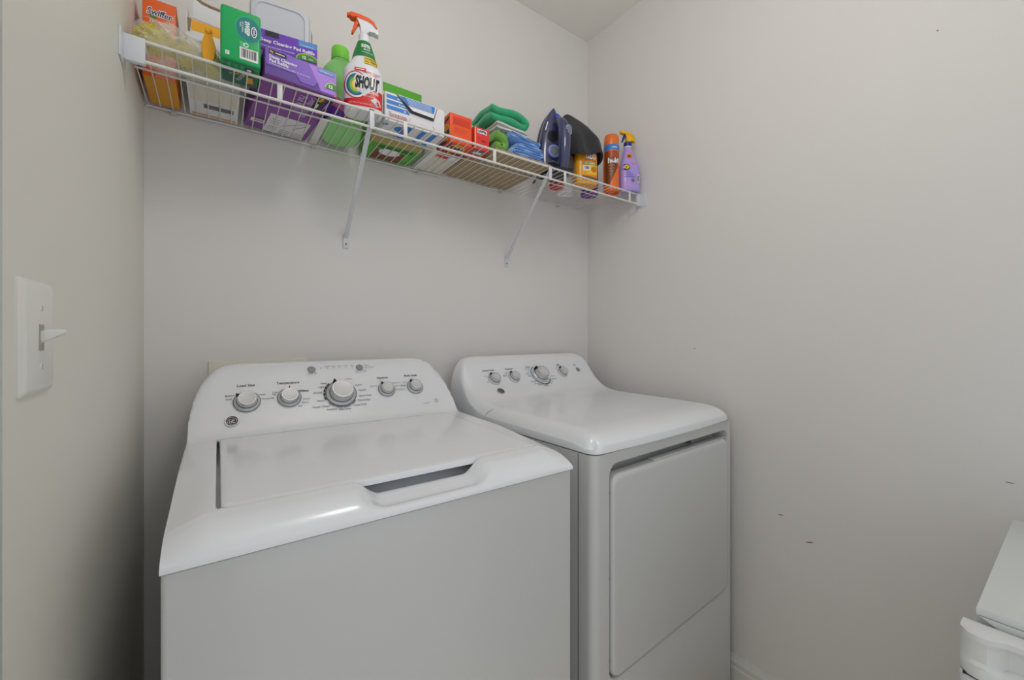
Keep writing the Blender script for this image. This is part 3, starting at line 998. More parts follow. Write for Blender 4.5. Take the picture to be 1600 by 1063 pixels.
# ---- open white carton with a yellow band
t = thing('duster_refill_carton', 'open white carton with a yellow band and torn brown card edges', 'carton', (0.146, -0.1, ZT))
w, d, hf, hb = 0.104, 0.176, 0.146, 0.21
box('front_wall', -w/2, w/2, -d/2, -d/2 + 0.002, 0.002, hf, WCARD, t, 0.0005)
box('back_wall', -w/2, w/2, d/2 - 0.002, d/2, 0.002, hb, WCARD, t, 0.0005)
slab('side_wall', [(-d/2 + .002, .002), (d/2 - .002, .002), (d/2 - .002, hb), (-d/2 + .03, hb - .02), (-d/2 + .002, hf)], -w/2, -w/2 + 0.002, WCARD, t, 0, 1, 'yz')
slab('side_wall', [(-d/2 + .002, .002), (d/2 - .002, .002), (d/2 - .002, hb), (-d/2 + .03, hb - .02), (-d/2 + .002, hf)], w/2 - 0.002, w/2, WCARD, t, 0, 1, 'yz')
box('base', -w/2, w/2, -d/2, d/2, 0, 0.002, WCARD, t)
bm = bmesh.new()                       # inner flap standing up behind the band, torn edge rolled forward
pts = [(-w/2 + .012, 0.006 + hf), (-w/2 + .012, 0.196), (-w/2 + .02, 0.199), (-w/2 + .03, 0.194), (w/2 - .03, 0.189), (w/2 - .004, 0.188), (w/2 - .004, hf)]
slab('flap', pts, -d/2 + 0.0035, -d/2 + 0.0055, WCARD, t, 0.0003)
tube('torn_edge', [(-w/2 + .020, -d/2 + .0045, 0.2), (-w/2 + .030, -d/2 + .0045, 0.1945), (-w/2 + .045, -d/2 + .0045, 0.192), (w/2 - .004, -d/2 + .0045, 0.190)], 0.0038, KRAFT, t, 8)
slab('torn_corner', [(-w/2 + .002, hf + .001), (-w/2 + .010, hf + .001), (-w/2 + .007, hf - .030), (-w/2 + .003, hf - .030)], -d/2 - 0.0012, -d/2 - 0.0001, KRAFT, t, 0)
p = Print(f_front(w, d, hf))
p.rect(0.010, hf - 0.025, w - .001, hf - 0.0005, mat('band_yellow', (248, 176, 28), 0.45))
p.text('60', 0.031, hf - 0.040, 0.009, GREYP, 'l')
p.text('24', 0.031, hf - 0.053, 0.009, GREYP, 'l')
stuff(p.build('front_print', t))
p = Print(f_bottom(w, d, hf))
p.rect(0.004, 0.008, w - .004, 0.016, GOLD); p.rect(0.030, 0.055, 0.094, 0.078, GREYP)
p.rect(0.004, 0.09, 0.1, 0.17, CREAM)
stuff(p.build('base_print', t))

# ---- clear bag of yellow dusters at the left end, and a yellow handle standing in it
FLUFF = mat('duster_yellow', (244, 230, 20), 0.95, vary=0.18, vscale=60, sheen=0.3)
def fluff(cx, cy, cz, rx, ry, rz_, seed):
    rnd = random.Random(seed)
    bm = bmesh.new()
    bmesh.ops.create_icosphere(bm, subdivisions=2, radius=0.8)
    for k in range(420):
        v = Vector((rnd.gauss(0, 1), rnd.gauss(0, 1), rnd.gauss(0, 1))).normalized()
        a = v.orthogonal().normalized(); b = v.cross(a)
        q = rnd.uniform(0.10, 0.18); tip = v * rnd.uniform(0.92, 1.12) + a * rnd.uniform(-.2, .2)
        base = v * 0.72
        vs = [bm.verts.new(base + a*q*cos(2*pi*j/3) + b*q*sin(2*pi*j/3)) for j in range(3)] + [bm.verts.new(tip)]
        for f in ((0, 1, 3), (1, 2, 3), (2, 0, 3)): bm.faces.new([vs[i] for i in f])
    bmesh.ops.scale(bm, vec=(rx, ry, rz_), verts=bm.verts[:])
    lowest = min(v.co.z for v in bm.verts)
    bmesh.ops.translate(bm, vec=(0, 0, -lowest), verts=bm.verts[:])
    o = finish(bm, 'fluffy_duster', FLUFF, None, 0)
    o.location = (cx, cy, cz)
    return o
tag(fluff(0.046, -0.250, ZT + 0.006, 0.035, 0.038, 0.026, 1), 'yellow fluffy duster at the left end inside the clear bag', 'duster', 'dusters in the clear bag')
tag(fluff(0.097, -0.238, ZT + 0.006, 0.028, 0.042, 0.022, 2), 'yellow fluffy duster in the middle of the clear bag', 'duster', 'dusters in the clear bag')
tag(fluff(0.139, -0.238, ZT + 0.005, 0.022, 0.044, 0.019, 3), 'yellow fluffy duster beside the green wipes pack inside the clear bag', 'duster', 'dusters in the clear bag')
FILM = film_mat('clear_bag_film', (246, 245, 240), 0.33)
def bag_jit(pt):
    a = sin(pt.x*120 + 3*sin(pt.y*90)) * sin(pt.z*150 + pt.x*60)
    k = min(1.0, max(0.0, (pt.z - 0.003) / 0.02))
    return Vector((pt.x + 0.002*k*sin(pt.z*210 + pt.y*80), pt.y + 0.0045*k*a + 0.0025*k*sin(pt.x*260 + pt.z*180), pt.z + 0.005*k*sin(pt.x*95 + 1.0)*cos(pt.y*70)))
bag = thing('plastic_bag', 'crumpled clear plastic bag of yellow dusters over the left shelf end', 'bag', (0.0, 0.0, ZT))
Loft([(0.0, 0.088, -0.236, 0.072, 0.046, 3), (0.004, 0.088, -0.236, 0.079, 0.053, 3), (0.02, 0.088, -0.236, 0.079, 0.056, 3), (0.038, 0.084, -0.238, 0.075, 0.052, 2.6), (0.052, 0.075, -0.240, 0.064, 0.044, 2.4), (0.062, 0.06, -0.242, 0.046, 0.034, 2.2), (0.068, 0.05, -0.242, 0.026, 0.02, 2), (0.071, 0.045, -0.242, 0.010, 0.008, 2)], 4, 96).mesh('bag_film', FILM, bag, jitter=bag_jit, smooth=60)
bm = bmesh.new()
rnd = random.Random(5)
for k in range(2):
    pts = []
    x0 = 0.03 + 0.05*k
    for i in range(9):
        pts.append((x0 + 0.012*i, -0.284 + 0.006*sin(i*1.7 + k), 0.060 - 0.004*i + 0.008*sin(i*1.3 + 2*k)))
    add_tube(bm, pts, [0.0006 + 0.0045*sin(pi*i/8) for i in range(9)], 8, True, 0.5)
finish(bm, 'bag_fold', FILM, bag, 60)

hp = [(0, 0), (0.0085, 0), (0.0090, 0.010), (0.0125, 0.024), (0.0130, 0.034), (0.0105, 0.044), (0.0062, 0.054), (0.0060, 0.066), (0.0042, 0.0705), (0, 0.072)]
poly = [(a, b) for a, b in hp] + [(-a, b) for a, b in hp[::-1] if a > 0]
t = thing('yellow_paddle', 'flat orange-yellow plastic paddle standing behind the shelf\'s front rail', 'paddle', (0.1375, -0.2975, ZT), -8)
poly = poly[1:]
slab('grip', poly, -0.0022, 0.0022, mat('handle_yellow', (238, 166, 20), 0.4), t, 0.001)
lathe('hinge_knob', [(0, 0), (0.0062, 0), (0.0062, 0.007), (0.004, 0.009), (0, 0.009)], mat('handle_yellow', (238, 166, 20), 0.4), t, 16, (0, 0.0025, 0.0655), Matrix.Rotation(radians(90), 4, 'X'))

# ---- green pack of sweeping cloths
GREEN = mat('pack_green', (10, 172, 92), 0.35)
DGREEN = mat('pack_dark_green', (8, 92, 72), 0.4)
TEAL = mat('pack_teal', (16, 132, 132), 0.4)
w, d, h = 0.0735, 0.098, 0.116
t = thing('sweeper_cloth_pack', 'bright green pack of sweeper cloths with a barcode overhanging the front rail', 'pack', (0.195, -0.286, ZT), 0)
bm = bmesh.new()
add_box(bm, -w/2, w/2, -d/2, d/2, 0.0, h, 0.006, 4)
finish(bm, 'pack_body', GREEN, t)
p = Print(f_front(w, d, h), 0.0005)
p.disc(0.050, 0.076, 0.027, TEAL, ku=0.86)
p.ring(0.050, 0.076, 0.027, 0.0285, mat('pack_green_pale', (60, 190, 130), 0.4), ku=0.86)
p.text('SWEEP', 0.044, 0.093, 0.0085, WHITEP, 'l', rot=-90, bold=0.05, width=0.030)
p.text('wet mopping', 0.0385, 0.091, 0.0032, WHITEP, 'l', rot=-90, bold=0.01)
p.text('cloths', 0.0345, 0.088, 0.0032, WHITEP, 'l', rot=-90, bold=0.01)
p.disc(0.0605, 0.0745, 0.012, WHITEP, ku=0.45)
p.disc(0.0605, 0.0745, 0.010, NAVYP, ku=0.38)
p.text('fresh', 0.0585, 0.083, 0.0055, WHITEP, 'l', rot=-90, bold=0.02)
p.barcode(0.034, 0.008, 0.068, 0.034, True, 3)
p.rect(0.034, 0.0345, 0.047, 0.046, mat('pack_green_pale', (60, 190, 130), 0.4))
p.ring(0.0455, 0.0405, 0.0030, 0.0052, WHITEP, 10, 110, 8); p.ring(0.0455, 0.0405, 0.0030, 0.0052, WHITEP, 130, 230, 8); p.ring(0.0455, 0.0405, 0.0030, 0.0052, WHITEP, 250, 350, 8)
p.rect(0.0085, 0.008, 0.0155, 0.0165, WHITEP); p.text('E', 0.012, 0.0098, 0.005, GREYP, 'c')
stuff(p.build('front_print', t))
p = Print(f_bottom(w, d, h), 0.0005)
p.rect(0.004, 0.004, w - .004, 0.058, DGREEN)
p.rect(0.004, 0.058, w - .004, d - .006, mat('pack_mid_green', (22, 130, 90), 0.4))
p.poly([(0.045, 0.066), (0.060, 0.066), (0.060, 0.084), (0.045, 0.084)], BLACKP)
p.disc(0.0525, 0.075, 0.005, WHITEP, n=10)
for i in range(3): p.poly([(0.014 + .012*i, 0.062), (0.020 + .012*i, 0.062), (0.018 + .012*i, 0.086), (0.012 + .012*i, 0.086)], GREEN)
p.text('fresh', 0.018, 0.040, 0.008, YELP, 'l', rot=25); p.text('FLOORS', 0.036, 0.022, 0.008, WHITEP, 'l', rot=70)
p.poly([(0.050, 0.020), (0.064, 0.022), (0.060, 0.048), (0.048, 0.045)], GOLD)
stuff(p.build('base_print', t))

# ---- purple pad cartons
PURP = mat('carton_purple', (112, 62, 190), 0.4)
PURPD = mat('carton_deep_purple', (84, 40, 146), 0.45)
PURPM = mat('carton_magenta_purple', (140, 74, 160), 0.45)
LILAC = mat('carton_lilac', (164, 110, 220), 0.4)
LBLUE = mat('tab_blue', (80, 146, 214), 0.45)
w, d, h = 0.156, 0.300, 0.062
t = carton('cleaning_pad_carton', 'purple carton of cleaning pads lying flat, under the other purple one', 'carton', 0.3045, -0.168, w, d, h, PURPM, 5)
def pad_front(w, d, h, tall):
    p = Print(f_front(w, d, h))
    p.rect(0.001, 0.001, w - .001, h - .001, PURPD if tall else PURP)
    return p
p = pad_front(w, d, h, True)
p.poly([(0.002, h - .001), (w - .001, h - .001), (w - .001, 0.004), (0.118, 0.004), (0.112, 0.022), (0.104, 0.008), (0.074, 0.008), (0.064, 0.022), (0.002, 0.022)], PURP)
p.poly([(0.092, h - .002), (w - .001, h - .002), (w - .001, 0.005), (0.120, 0.005)], LILAC)
for a, b in (((0.002, 0.022), (0.064, 0.022)), ((0.064, 0.022), (0.074, 0.008)), ((0.074, 0.008), (0.104, 0.008)), ((0.104, 0.008), (0.112, 0.022))):
    dx, dy = b[0]-a[0], b[1]-a[1]; l = sqrt(dx*dx+dy*dy); nx, ny = -dy/l*.0007, dx/l*.0007
    p.poly([(a[0]-nx, a[1]-ny), (b[0]-nx, b[1]-ny), (b[0]+nx, b[1]+ny), (a[0]+nx, a[1]+ny)], mat('crease_purple', (58, 24, 104), 0.6))
p.poly([(0.008, 0.049), (0.044, 0.049), (0.044, 0.0585), (0.008, 0.0585)], BLACKP)
p.text('My', 0.010, 0.0515, 0.0045, YELP, 'l', bold=0.03); p.rect(0.021, 0.0525, 0.040, 0.0545, WHITEP)
p.text('Deep Cleaning', 0.009, 0.0395, 0.0070, WHITEP, 'l', bold=0.03)
p.text('Pad Refills', 0.009, 0.0305, 0.0070, WHITEP, 'l', bold=0.03)
p.text('12 heavy duty cleaning pads / 12 almohadillas', 0.009, 0.0255, 0.0030, WHITEP, 'l', bold=0.01, width=0.085)
p.rect(0.112, 0.049, 0.150, 0.0575, LBLUE); p.text('Compare to', 0.116, 0.0515, 0.0045, WHITEP, 'l')
p.field(lambda u: 0.016, lambda u: 0.016 + 0.017 * sqrt(max(0, 1 - ((u - 0.1465)/0.0185)**2)), 0.128, w - .0015, mat('badge_edge', (190, 220, 60), 0.5), 16, 2)
p.field(lambda u: 0.016, lambda u: 0.016 + 0.015 * sqrt(max(0, 1 - ((u - 0.1465)/0.0165)**2)), 0.130, w - .0015, GRNP, 16, 2)
p.text('12', 0.142, 0.0185, 0.008, WHITEP, 'c', bold=0.04)
p.poly([(0.148, 0.001), (w - .001, 0.001), (w - .001, 0.014)], mat('pad_pink', (226, 110, 130), 0.5))
stuff(p.build('front_print', t))
p = Print(f_bottom(w, d, h))                      # v = 0 at the back, d at the front
p.rect(0.045, 0.002, w - 0.012, 0.118, WCARD)
for a, b, c_, e in ((0.052, 0.02, 0.074, 0.05), (0.052, 0.06, 0.074, 0.1), (0.082, 0.01, 0.108, 0.045), (0.112, 0.01, 0.138, 0.045)):
    for j in range(3): p.rect(a, b + (e-b)*j/3, c_, b + (e-b)*j/3 + .002, GREYP)
for (a, b), (c_, e) in (((0.080, 0.06), (0.135, 0.112)), ((0.110, 0.058), (0.138, 0.100))):
    p.poly([(a, b), (a + .002, b), (c_, e), (c_ - .002, e)], GREYP)
p.text('Deep Cleaning', 0.107, 0.268, 0.018, mat('lilac_print', (206, 170, 226), 0.5), 'l', rot=-90, bold=0.02, width=0.118)
p.text('Pad Refills', 0.083, 0.262, 0.018, mat('lilac_print', (206, 170, 226), 0.5), 'l', rot=-90, bold=0.02, width=0.09)
p.rect(0.118, 0.215, 0.138, 0.285, BLACKP); p.text('My', 0.123, 0.278, 0.012, YELP, 'l', rot=-90, bold=0.04)
p.rect(0.126, 0.222, 0.130, 0.246, WHITEP)
p.rect(0.008, 0.045, 0.040, 0.066, WCARD); p.barcode(0.010, 0.047, 0.038, 0.064, True, 8)
p.poly([(0.141, 0.20), (0.154, 0.23), (0.154, 0.288), (0.142, 0.27)], BLACKP)
p.poly([(0.143, 0.22), (0.149, 0.24), (0.147, 0.275), (0.144, 0.26)], LILAC)
stuff(p.build('base_print', t))
t['label'] = 'purple carton of cleaning pads lying on the shelf wires, lower of two'

w, d, h = 0.132, 0.215, 0.074
t = carton('cleaning_pad_carton', 'purple carton of cleaning pads stacked on top, upper of two', 'carton', 0.3045, -0.164, w, d, h, PURPM, -7, ZT + 0.0625)
p = pad_front(w, d, h, False)
p.rect(0.001, 0.001, w - .001, 0.026, PURPM)
p.rect(0.001, 0.024, w - .001, 0.028, mat('crease_purple', (58, 24, 104), 0.6))
p.text('Deep Cleaning Pad Refills', w - 0.006, 0.045, 0.0080, WHITEP, 'r', bold=0.03, width=0.118)
p.text('12 heavy duty cleaning pads / 12 almohadillas', 0.010, 0.034, 0.0036, WHITEP, 'l', bold=0.01, width=0.072)
p.rect(0.090, 0.058, w - .001, h - .002, LBLUE); p.text('Compare to', 0.094, 0.060, 0.0045, WHITEP, 'l')
p.rect(0.020, 0.0595, 0.048, h - .002, BLACKP)
p.field(lambda u: 0.026, lambda u: 0.026 + 0.017 * sqrt(max(0, 1 - ((u - 0.110)/0.026)**2)), 0.085, w - .001, mat('badge_edge', (190, 220, 60), 0.5), 16, 2)
p.field(lambda u: 0.026, lambda u: 0.026 + 0.015 * sqrt(max(0, 1 - ((u - 0.110)/0.024)**2)), 0.087, w - .001, GRNP, 16, 2)
p.text('12', 0.103, 0.0295, 0.007, WHITEP, 'c', bold=0.04); p.text('refills', 0.112, 0.0295, 0.004, WHITEP, 'l')
stuff(p.build('front_print', t))

# ---- grey plastic tub standing on its side on the purple cartons
t = thing('plastic_tub', 'pale grey plastic tub on its side atop the purple cartons', 'tub', (0.291, -0.150, ZT + 0.137), -7)
TUBM = mat('tub_grey', (206, 210, 218), 0.4)
TUBR = mat('tub_rim_grey', (112, 114, 122), 0.45)
def tub():
    bm = bmesh.new()
    loops = []
    X, Z = 0.074, 0.138
    for ins, y in ((0.0, 0.03), (0.0, 0.022), (0.003, 0.0215), (0.005, -0.030), (0.009, -0.038), (0.018, -0.040), (0.020, -0.037), (0.030, -0.036)):
        loops.append([bm.verts.new((x, y, z)) for x, z in rrect(-X + ins, X - ins, ins, Z - ins, 0.022, 6)])
    m = len(loops[0])
    for A, B in zip(loops, loops[1:]):
        for i in range(m): bm.faces.new((A[i], A[(i+1) % m], B[(i+1) % m], B[i]))
    bm.faces.new(loops[-1])
    inner = [bm.verts.new((x, 0.03, z)) for x, z in rrect(-X + .003, X - .003, .003, Z - .003, 0.02, 6)]
    deep = [bm.verts.new((x, -0.034, z)) for x, z in rrect(-X + .012, X - .012, .012, Z - .012, 0.016, 6)]
    for A, B in ((loops[0], inner), (inner, deep)):
        for i in range(m): bm.faces.new((A[i], A[(i+1) % m], B[(i+1) % m], B[i]))
    bm.faces.new(deep)
    return finish(bm, 'tub_body', TUBM, t, 40)
tub()
bm = bmesh.new()
ring = rrect(-0.0765, 0.0765, -0.0, 0.1405, 0.024, 8); ring2 = rrect(-0.0715, 0.0715, 0.005, 0.1355, 0.020, 8)
A0 = [bm.verts.new((x, 0.0305, z)) for x, z in ring]; A1 = [bm.verts.new((x, 0.040, z)) for x, z in ring]
B0 = [bm.verts.new((x, 0.0305, z)) for x, z in ring2]; B1 = [bm.verts.new((x, 0.040, z)) for x, z in ring2]
m = len(ring)
for P_, Q_ in ((A0, A1), (A1, B1), (B1, B0), (B0, A0)):
    for i in range(m): bm.faces.new((P_[i], P_[(i+1) % m], Q_[(i+1) % m], Q_[i]))
finish(bm, 'tub_rim', TUBR, t, 40)

# ---- pale green softener bottle
GBOT = mat('softener_green', (146, 222, 130), 0.3, trans=0.0, sss=0.0)
t = thing('softener_bottle', 'pale green softener bottle with a lime cap behind the spray bottle', 'bottle', (0.452, -0.112, ZT), -8)
L = Loft([(0.0, 0, 0, 0.048, 0.074, 2.6), (0.004, 0, 0, 0.055, 0.083, 2.5), (0.02, 0, 0, 0.058, 0.086, 2.4), (0.062, 0.004, 0, 0.053, 0.078, 2.4), (0.090, 0.012, 0, 0.044, 0.066, 2.3), (0.118, 0.010, 0, 0.044, 0.058, 2.2), (0.150, 0, 0, 0.053, 0.054, 2.1), (0.178, -0.002, 0, 0.050, 0.050, 2.0), (0.200, -0.002, 0, 0.037, 0.039, 2.0), (0.211, -0.002, 0, 0.027, 0.028, 2.0), (0.219, -0.002, 0, 0.0235, 0.0235, 2.0)], 5, 40)
L.mesh('bottle_body', GBOT, t)
lathe('cap', [(0, 0.2195), (0.0250, 0.2195), (0.0255, 0.225), (0.0245, 0.252), (0.0230, 0.2555), (0, 0.256)], mat('cap_lime', (128, 226, 70), 0.35), t, 28, (-0.002, 0, 0))
p = Print(L.front(), 0.0006)
p.field(lambda u: 0.012, lambda u: 0.085 - 1.0 * max(0, u + 0.02), -0.050, 0.010, mat('softener_pink', (214, 96, 168), 0.4), 12, 6)
p.field(lambda u: 0.012, lambda u: 0.050 - 0.7 * max(0, u + 0.03), -0.050, 0.000, mat('softener_violet', (92, 48, 160), 0.4), 12, 6)
stuff(p.build('label_print', t))

# ---- spray bottle with orange trigger
def sprayer(t, z0, k, head_m, top_m, trig_m, cx=0.0, side=-1):
    """trigger head; k scales it, the nozzle points to side * x"""
    S = lambda pts: [(cx + (x if side < 0 else -x) * k, z0 + z * k) for x, z in pts]
    slab('sprayer_head', S([(-0.010, 0.0), (0.011, 0.0), (0.013, 0.014), (0.030, 0.006), (0.040, 0.004), (0.041, 0.012), (0.036, 0.028), (0.026, 0.040), (0.012, 0.047), (-0.012, 0.050), (-0.022, 0.050), (-0.024, 0.042), (-0.014, 0.036), (-0.011, 0.022)]), -0.010*k, 0.010*k, head_m, t, 0.003*k, 3)
    slab('sprayer_shroud', S([(0.038, 0.022), (0.028, 0.0405), (0.012, 0.049), (-0.012, 0.0525), (-0.036, 0.056), (-0.040, 0.052), (-0.040, 0.044), (-0.034, 0.040), (-0.024, 0.040), (-0.012, 0.044), (0.010, 0.041), (0.024, 0.034), (0.034, 0.018)]), -0.0115*k, 0.0115*k, top_m, t, 0.003*k, 3)
    slab('trigger', S([(-0.020, 0.041), (-0.012, 0.040), (-0.014, 0.030), (-0.020, 0.020), (-0.026, 0.008), (-0.030, -0.002), (-0.035, -0.003), (-0.034, 0.004), (-0.030, 0.016), (-0.027, 0.030)]), -0.006*k, 0.006*k, trig_m, t, 0.0018*k, 2)
    slab('nozzle', S([(-0.040, 0.0445), (-0.047, 0.0455), (-0.047, 0.0535), (-0.040, 0.0535)]), -0.007*k, 0.007*k, top_m, t, 0.0015*k, 2)

SWHITE = mat('spray_white', (232, 233, 238), 0.28, coat=0.2)
SORANGE = mat('spray_orange', (242, 92, 34), 0.35)
t = thing('stain_spray_bottle', 'white and red stain remover spray bottle with an orange trigger', 'spray bottle', (0.4745, -0.262, ZT), -15)
L = Loft([(0.0, 0, 0, 0.043, 0.024, 3.0), (0.004, 0, 0, 0.0485, 0.029, 3.0), (0.02, 0, 0, 0.0500, 0.031, 2.8), (0.06, 0, 0, 0.0505, 0.031, 2.6), (0.100, 0, 0, 0.0500, 0.031, 2.5), (0.118, 0, 0, 0.0470, 0.030, 2.4), (0.132, 0.001, 0, 0.0390, 0.027, 2.3), (0.146, 0.002, 0, 0.0310, 0.024, 2.2), (0.165, 0.002, 0, 0.0265, 0.021, 2.0), (0.185, 0.002, 0, 0.0200, 0.0175, 2.0), (0.203, 0.002, 0, 0.0140, 0.0140, 2.0)], 5, 44)
body = L.mesh('bottle_body', SWHITE, t)
L.mesh('neck_sleeve', mat('sleeve_green', (18, 128, 58), 0.35), t, off=0.0012, z0=0.150, z1=0.196, bottom=True, top=True)
lathe('collar', [(0, 0.197), (0.0145, 0.197), (0.0145, 0.216), (0.012, 0.219), (0, 0.219)], SWHITE, t, 24, (0.002, 0, 0))
sprayer(t, 0.2195, 0.92, SWHITE, SORANGE, SORANGE, 0.002)
p = Print(L.front(), 0.0006)
SRED = mat('label_red', (218, 36, 34), 0.35)
p.field(lambda u: 0.012, lambda u: 0.030 + 0.030 * max(0, min(1, (u + 0.02) / 0.045)) ** 1.5, -0.048, 0.048, SRED, 24, 6)
cx, cz = -0.019, 0.066
for r0, r1, c_ in ((0.0335, 0.0365, (196, 34, 40)), (0.0285, 0.0335, (240, 240, 240)), (0.0235, 0.0290, (30, 100, 150)), (0.0185, 0.0240, (54, 150, 130)), (0.0125, 0.0190, (150, 200, 60)), (0.0065, 0.0130, (244, 210, 60)), (0.0001, 0.007, (250, 236, 190))):
    if cx - r1 < -0.0495: pass
    p.ring(cx, cz, r0, r1, mat('rainbow_%d_%d_%d' % c_, c_, 0.35), 48, 312, 30, ku=0.80)
p.text('SHOUT', 0.0085, 0.060, 0.0315, WHITEP, 'c', bold=0.10, width=0.067, slant=0.08)
p.text('SHOUT', 0.0085, 0.0605, 0.0305, mat('ink_black', (24, 26, 32), 0.35), 'c', bold=0.06, width=0.060, slant=0.08)
p.text('TRIPLE ACTING', 0.010, 0.0475, 0.0075, WHITEP, 'c', bold=0.03, width=0.055)
p.text('stain remover', 0.014, 0.0385, 0.0040, WHITEP, 'c')
p.text('22 FL OZ (1 PT 6 FL OZ) 650 mL', -0.008, 0.017, 0.0034, WHITEP, 'c', width=0.055)
p.poly([(0.018, 0.030), (0.030, 0.040), (0.041, 0.034), (0.044, 0.022), (0.033, 0.016), (0.026, 0.024)], mat('cloth_print', (222, 226, 226), 0.5))
p.poly([(0.028, 0.024), (0.036, 0.028), (0.034, 0.018)], mat('cloth_shade', (176, 186, 188), 0.5))
p.text('REMOVES TOUGH', 0.021, 0.1015, 0.0040, SRED, 'c', bold=0.02, width=0.042)
p.text('STAINS', 0.026, 0.0960, 0.0040, SRED, 'c', bold=0.02)
p.rect(-0.022, 0.104, 0.006, 0.112, SRED); p.rect(-0.019, 0.1068, 0.003, 0.1092, WHITEP)
p.grid(0.002, 0.128, 0.036, 0.1475, mat('tab_yellow', (236, 204, 40), 0.4), 8, 3)
p.text('WORKS IN', 0.019, 0.140, 0.0048, BLACKP, 'c', bold=0.03); p.text('ALL TEMPS', 0.019, 0.132, 0.0048, BLACKP, 'c', bold=0.03)
stuff(p.build('label_print', t))
p = Print(L.front(0.0012), 0.0006)
p.text('50%', 0.006, 0.175, 0.010, WHITEP, 'c', bold=0.04); p.text('MORE', 0.009, 0.167, 0.0045, WHITEP, 'c', bold=0.02); p.text('cleaning power', 0.010, 0.160, 0.0034, WHITEP, 'c', bold=0.01)
stuff(p.build('sleeve_print', t))

# ---- green and yellow carton behind
w, d, h = 0.165, 0.118, 0.195
CGREEN = mat('carton_green', (86, 172, 44), 0.45)
t = carton('green_carton', 'green carton with a yellow stripe behind the white dryer sheet carton', 'carton', 0.6155, -0.073, w, d, h, CGREEN)
p = Print(f_front(w, d, h))
p.rect(0.001, 0.001, w - .001, h - 0.028, YELP)
p.rect(0.001, 0.001, w - .001, h - 0.045, mat('tan_print', (196, 178, 120), 0.5))
for i in range(4): p.disc(0.030 + 0.014*i, h - 0.036, 0.003, ORANGE, n=10)
stuff(p.build('front_print', t))
p = Print(f_bottom(w, d, h))
p.rect(0.026, 0.004, 0.122, 0.080, mat('brown_print', (120, 62, 28), 0.5))
p.disc(0.074, 0.070, 0.026, WHITEP, ku=1.3); p.rect(0.073, 0.05, 0.075, 0.09, GREYP)
p.rect(0.028, 0.092, 0.14, 0.112, mat('grn_deep_print', (40, 110, 30), 0.5))
stuff(p.build('base_print', t))

# ---- white carton of dryer sheets with blue stripes, flap hanging open
BLUES = mat('sheet_blue', (38, 124, 206), 0.4)
t = thing('dryer_sheet_carton', 'white carton with blue stripes and an open front flap, of dryer sheets', 'carton', (0.617, -0.236, ZT), 0)
w, d, h = 0.178, 0.092, 0.079
bm = bmesh.new()
add_box(bm, -w/2, w/2, -d/2, d/2, 0, h, 0.001)
finish(bm, 'carton_body', WCARD, t)
p = Print(f_front(w, d, h))
for z, l in ((0.062, 0.058), (0.047, 0.064), (0.032, 0.070)):
    p.poly([(0.003, z), (l, z), (l - .006, z + 0.011), (0.003, z + 0.011)], BLUES)
p.text('free', 0.034, 0.065, 0.005, WHITEP, 'l', bold=0.02); p.text('& gentle', 0.038, 0.050, 0.005, WHITEP, 'l', bold=0.02); p.text('80', 0.052, 0.035, 0.005, WHITEP, 'l', bold=0.02)
p.text('bounce', 0.010, 0.013, 0.0135, mat('brand_dark_red', (150, 40, 70), 0.5), 'l', bold=0.06, width=0.052)
p.text('bounce', 0.0108, 0.0136, 0.0123, mat('brand_pale', (244, 214, 220), 0.5), 'l', bold=0.0, width=0.0500)
for a, b in (((0.058, 0.003), (0.073, 0.024)), ((0.1395, 0.022), (0.151, 0.003))):
    p.poly([(a[0], a[1]), (a[0] + .0012, a[1]), (b[0] + .0012, b[1]), (b[0], b[1])], GREYP)
stuff(p.build('front_print', t))
# dark sheet painted as shade in the carton's mouth, and the flap, bent outwards over the front
slab('opening_shade', [(-0.058, h - 0.001), (0.066, h - 0.001), (0.054, h - 0.043), (-0.020, h - 0.040)], -d/2 - 0.0009, -d/2 - 0.0005, mat('carton_inside_shade', (92, 92, 98), 0.7), t, 0)
def quad_sheet(name, pts, th, material, parent, mid=None):
    bm = bmesh.new()
    P = [Vector(q) for q in pts]
    n = (P[1] - P[0]).cross(P[-1] - P[0]).normalized()
    A = [bm.verts.new(q) for q in P]; B = [bm.verts.new(q + n * th) for q in P]
    bm.faces.new(A); bm.faces.new(B[::-1])
    for i in range(len(P)): bm.faces.new((A[i], B[i], B[(i+1) % len(P)], A[(i+1) % len(P)]))
    return finish(bm, name, material, parent, 20), n
yf = -d/2
fpts = [(-0.054, yf - 0.0015, h + 0.001), (0.064, yf - 0.0015, h + 0.001), (0.050, yf - 0.010, h - 0.038), (-0.014, yf - 0.010, h - 0.036)]
fl, fn = quad_sheet('flap', fpts, 0.0012, WCARD, t)
O_ = Vector(fpts[0]); U_ = (Vector(fpts[1]) - O_).normalized(); N_ = fn
V_ = N_.cross(U_) * (1 if (N_.cross(U_)).dot(Vector(fpts[3]) - O_) > 0 else -1)
def fmapf(a, b, off):
    s = -1 if N_.z > 0 else 1
    return O_ + U_*a + V_*b + (N_ * (-(off)) )
for sgn in (1,):
    p = Print(lambda a, b, off: O_ + U_*a + V_*b - N_*off)
    p.poly([(0.004, 0.002), (0.112, 0.002), (0.106, 0.026), (0.026, 0.026)], BLUES)
    for j in range(5): p.rect(0.022 + 0.002*j, 0.005 + 0.0045*j, 0.100, 0.0062 + 0.0045*j, WHITEP)
    stuff(p.build('flap_print', t))
    p = Print(lambda a, b, off: O_ + U_*a + V_*b + N_*(0.0012 + off))
    p.poly([(0.004, 0.002), (0.112, 0.002), (0.106, 0.026), (0.026, 0.026)], BLUES)
    for j in range(5): p.rect(0.022 + 0.002*j, 0.005 + 0.0045*j, 0.100, 0.0062 + 0.0045*j, WHITEP)
    stuff(p.build('flap_print', t))
p = Print(f_bottom(w, d, h))
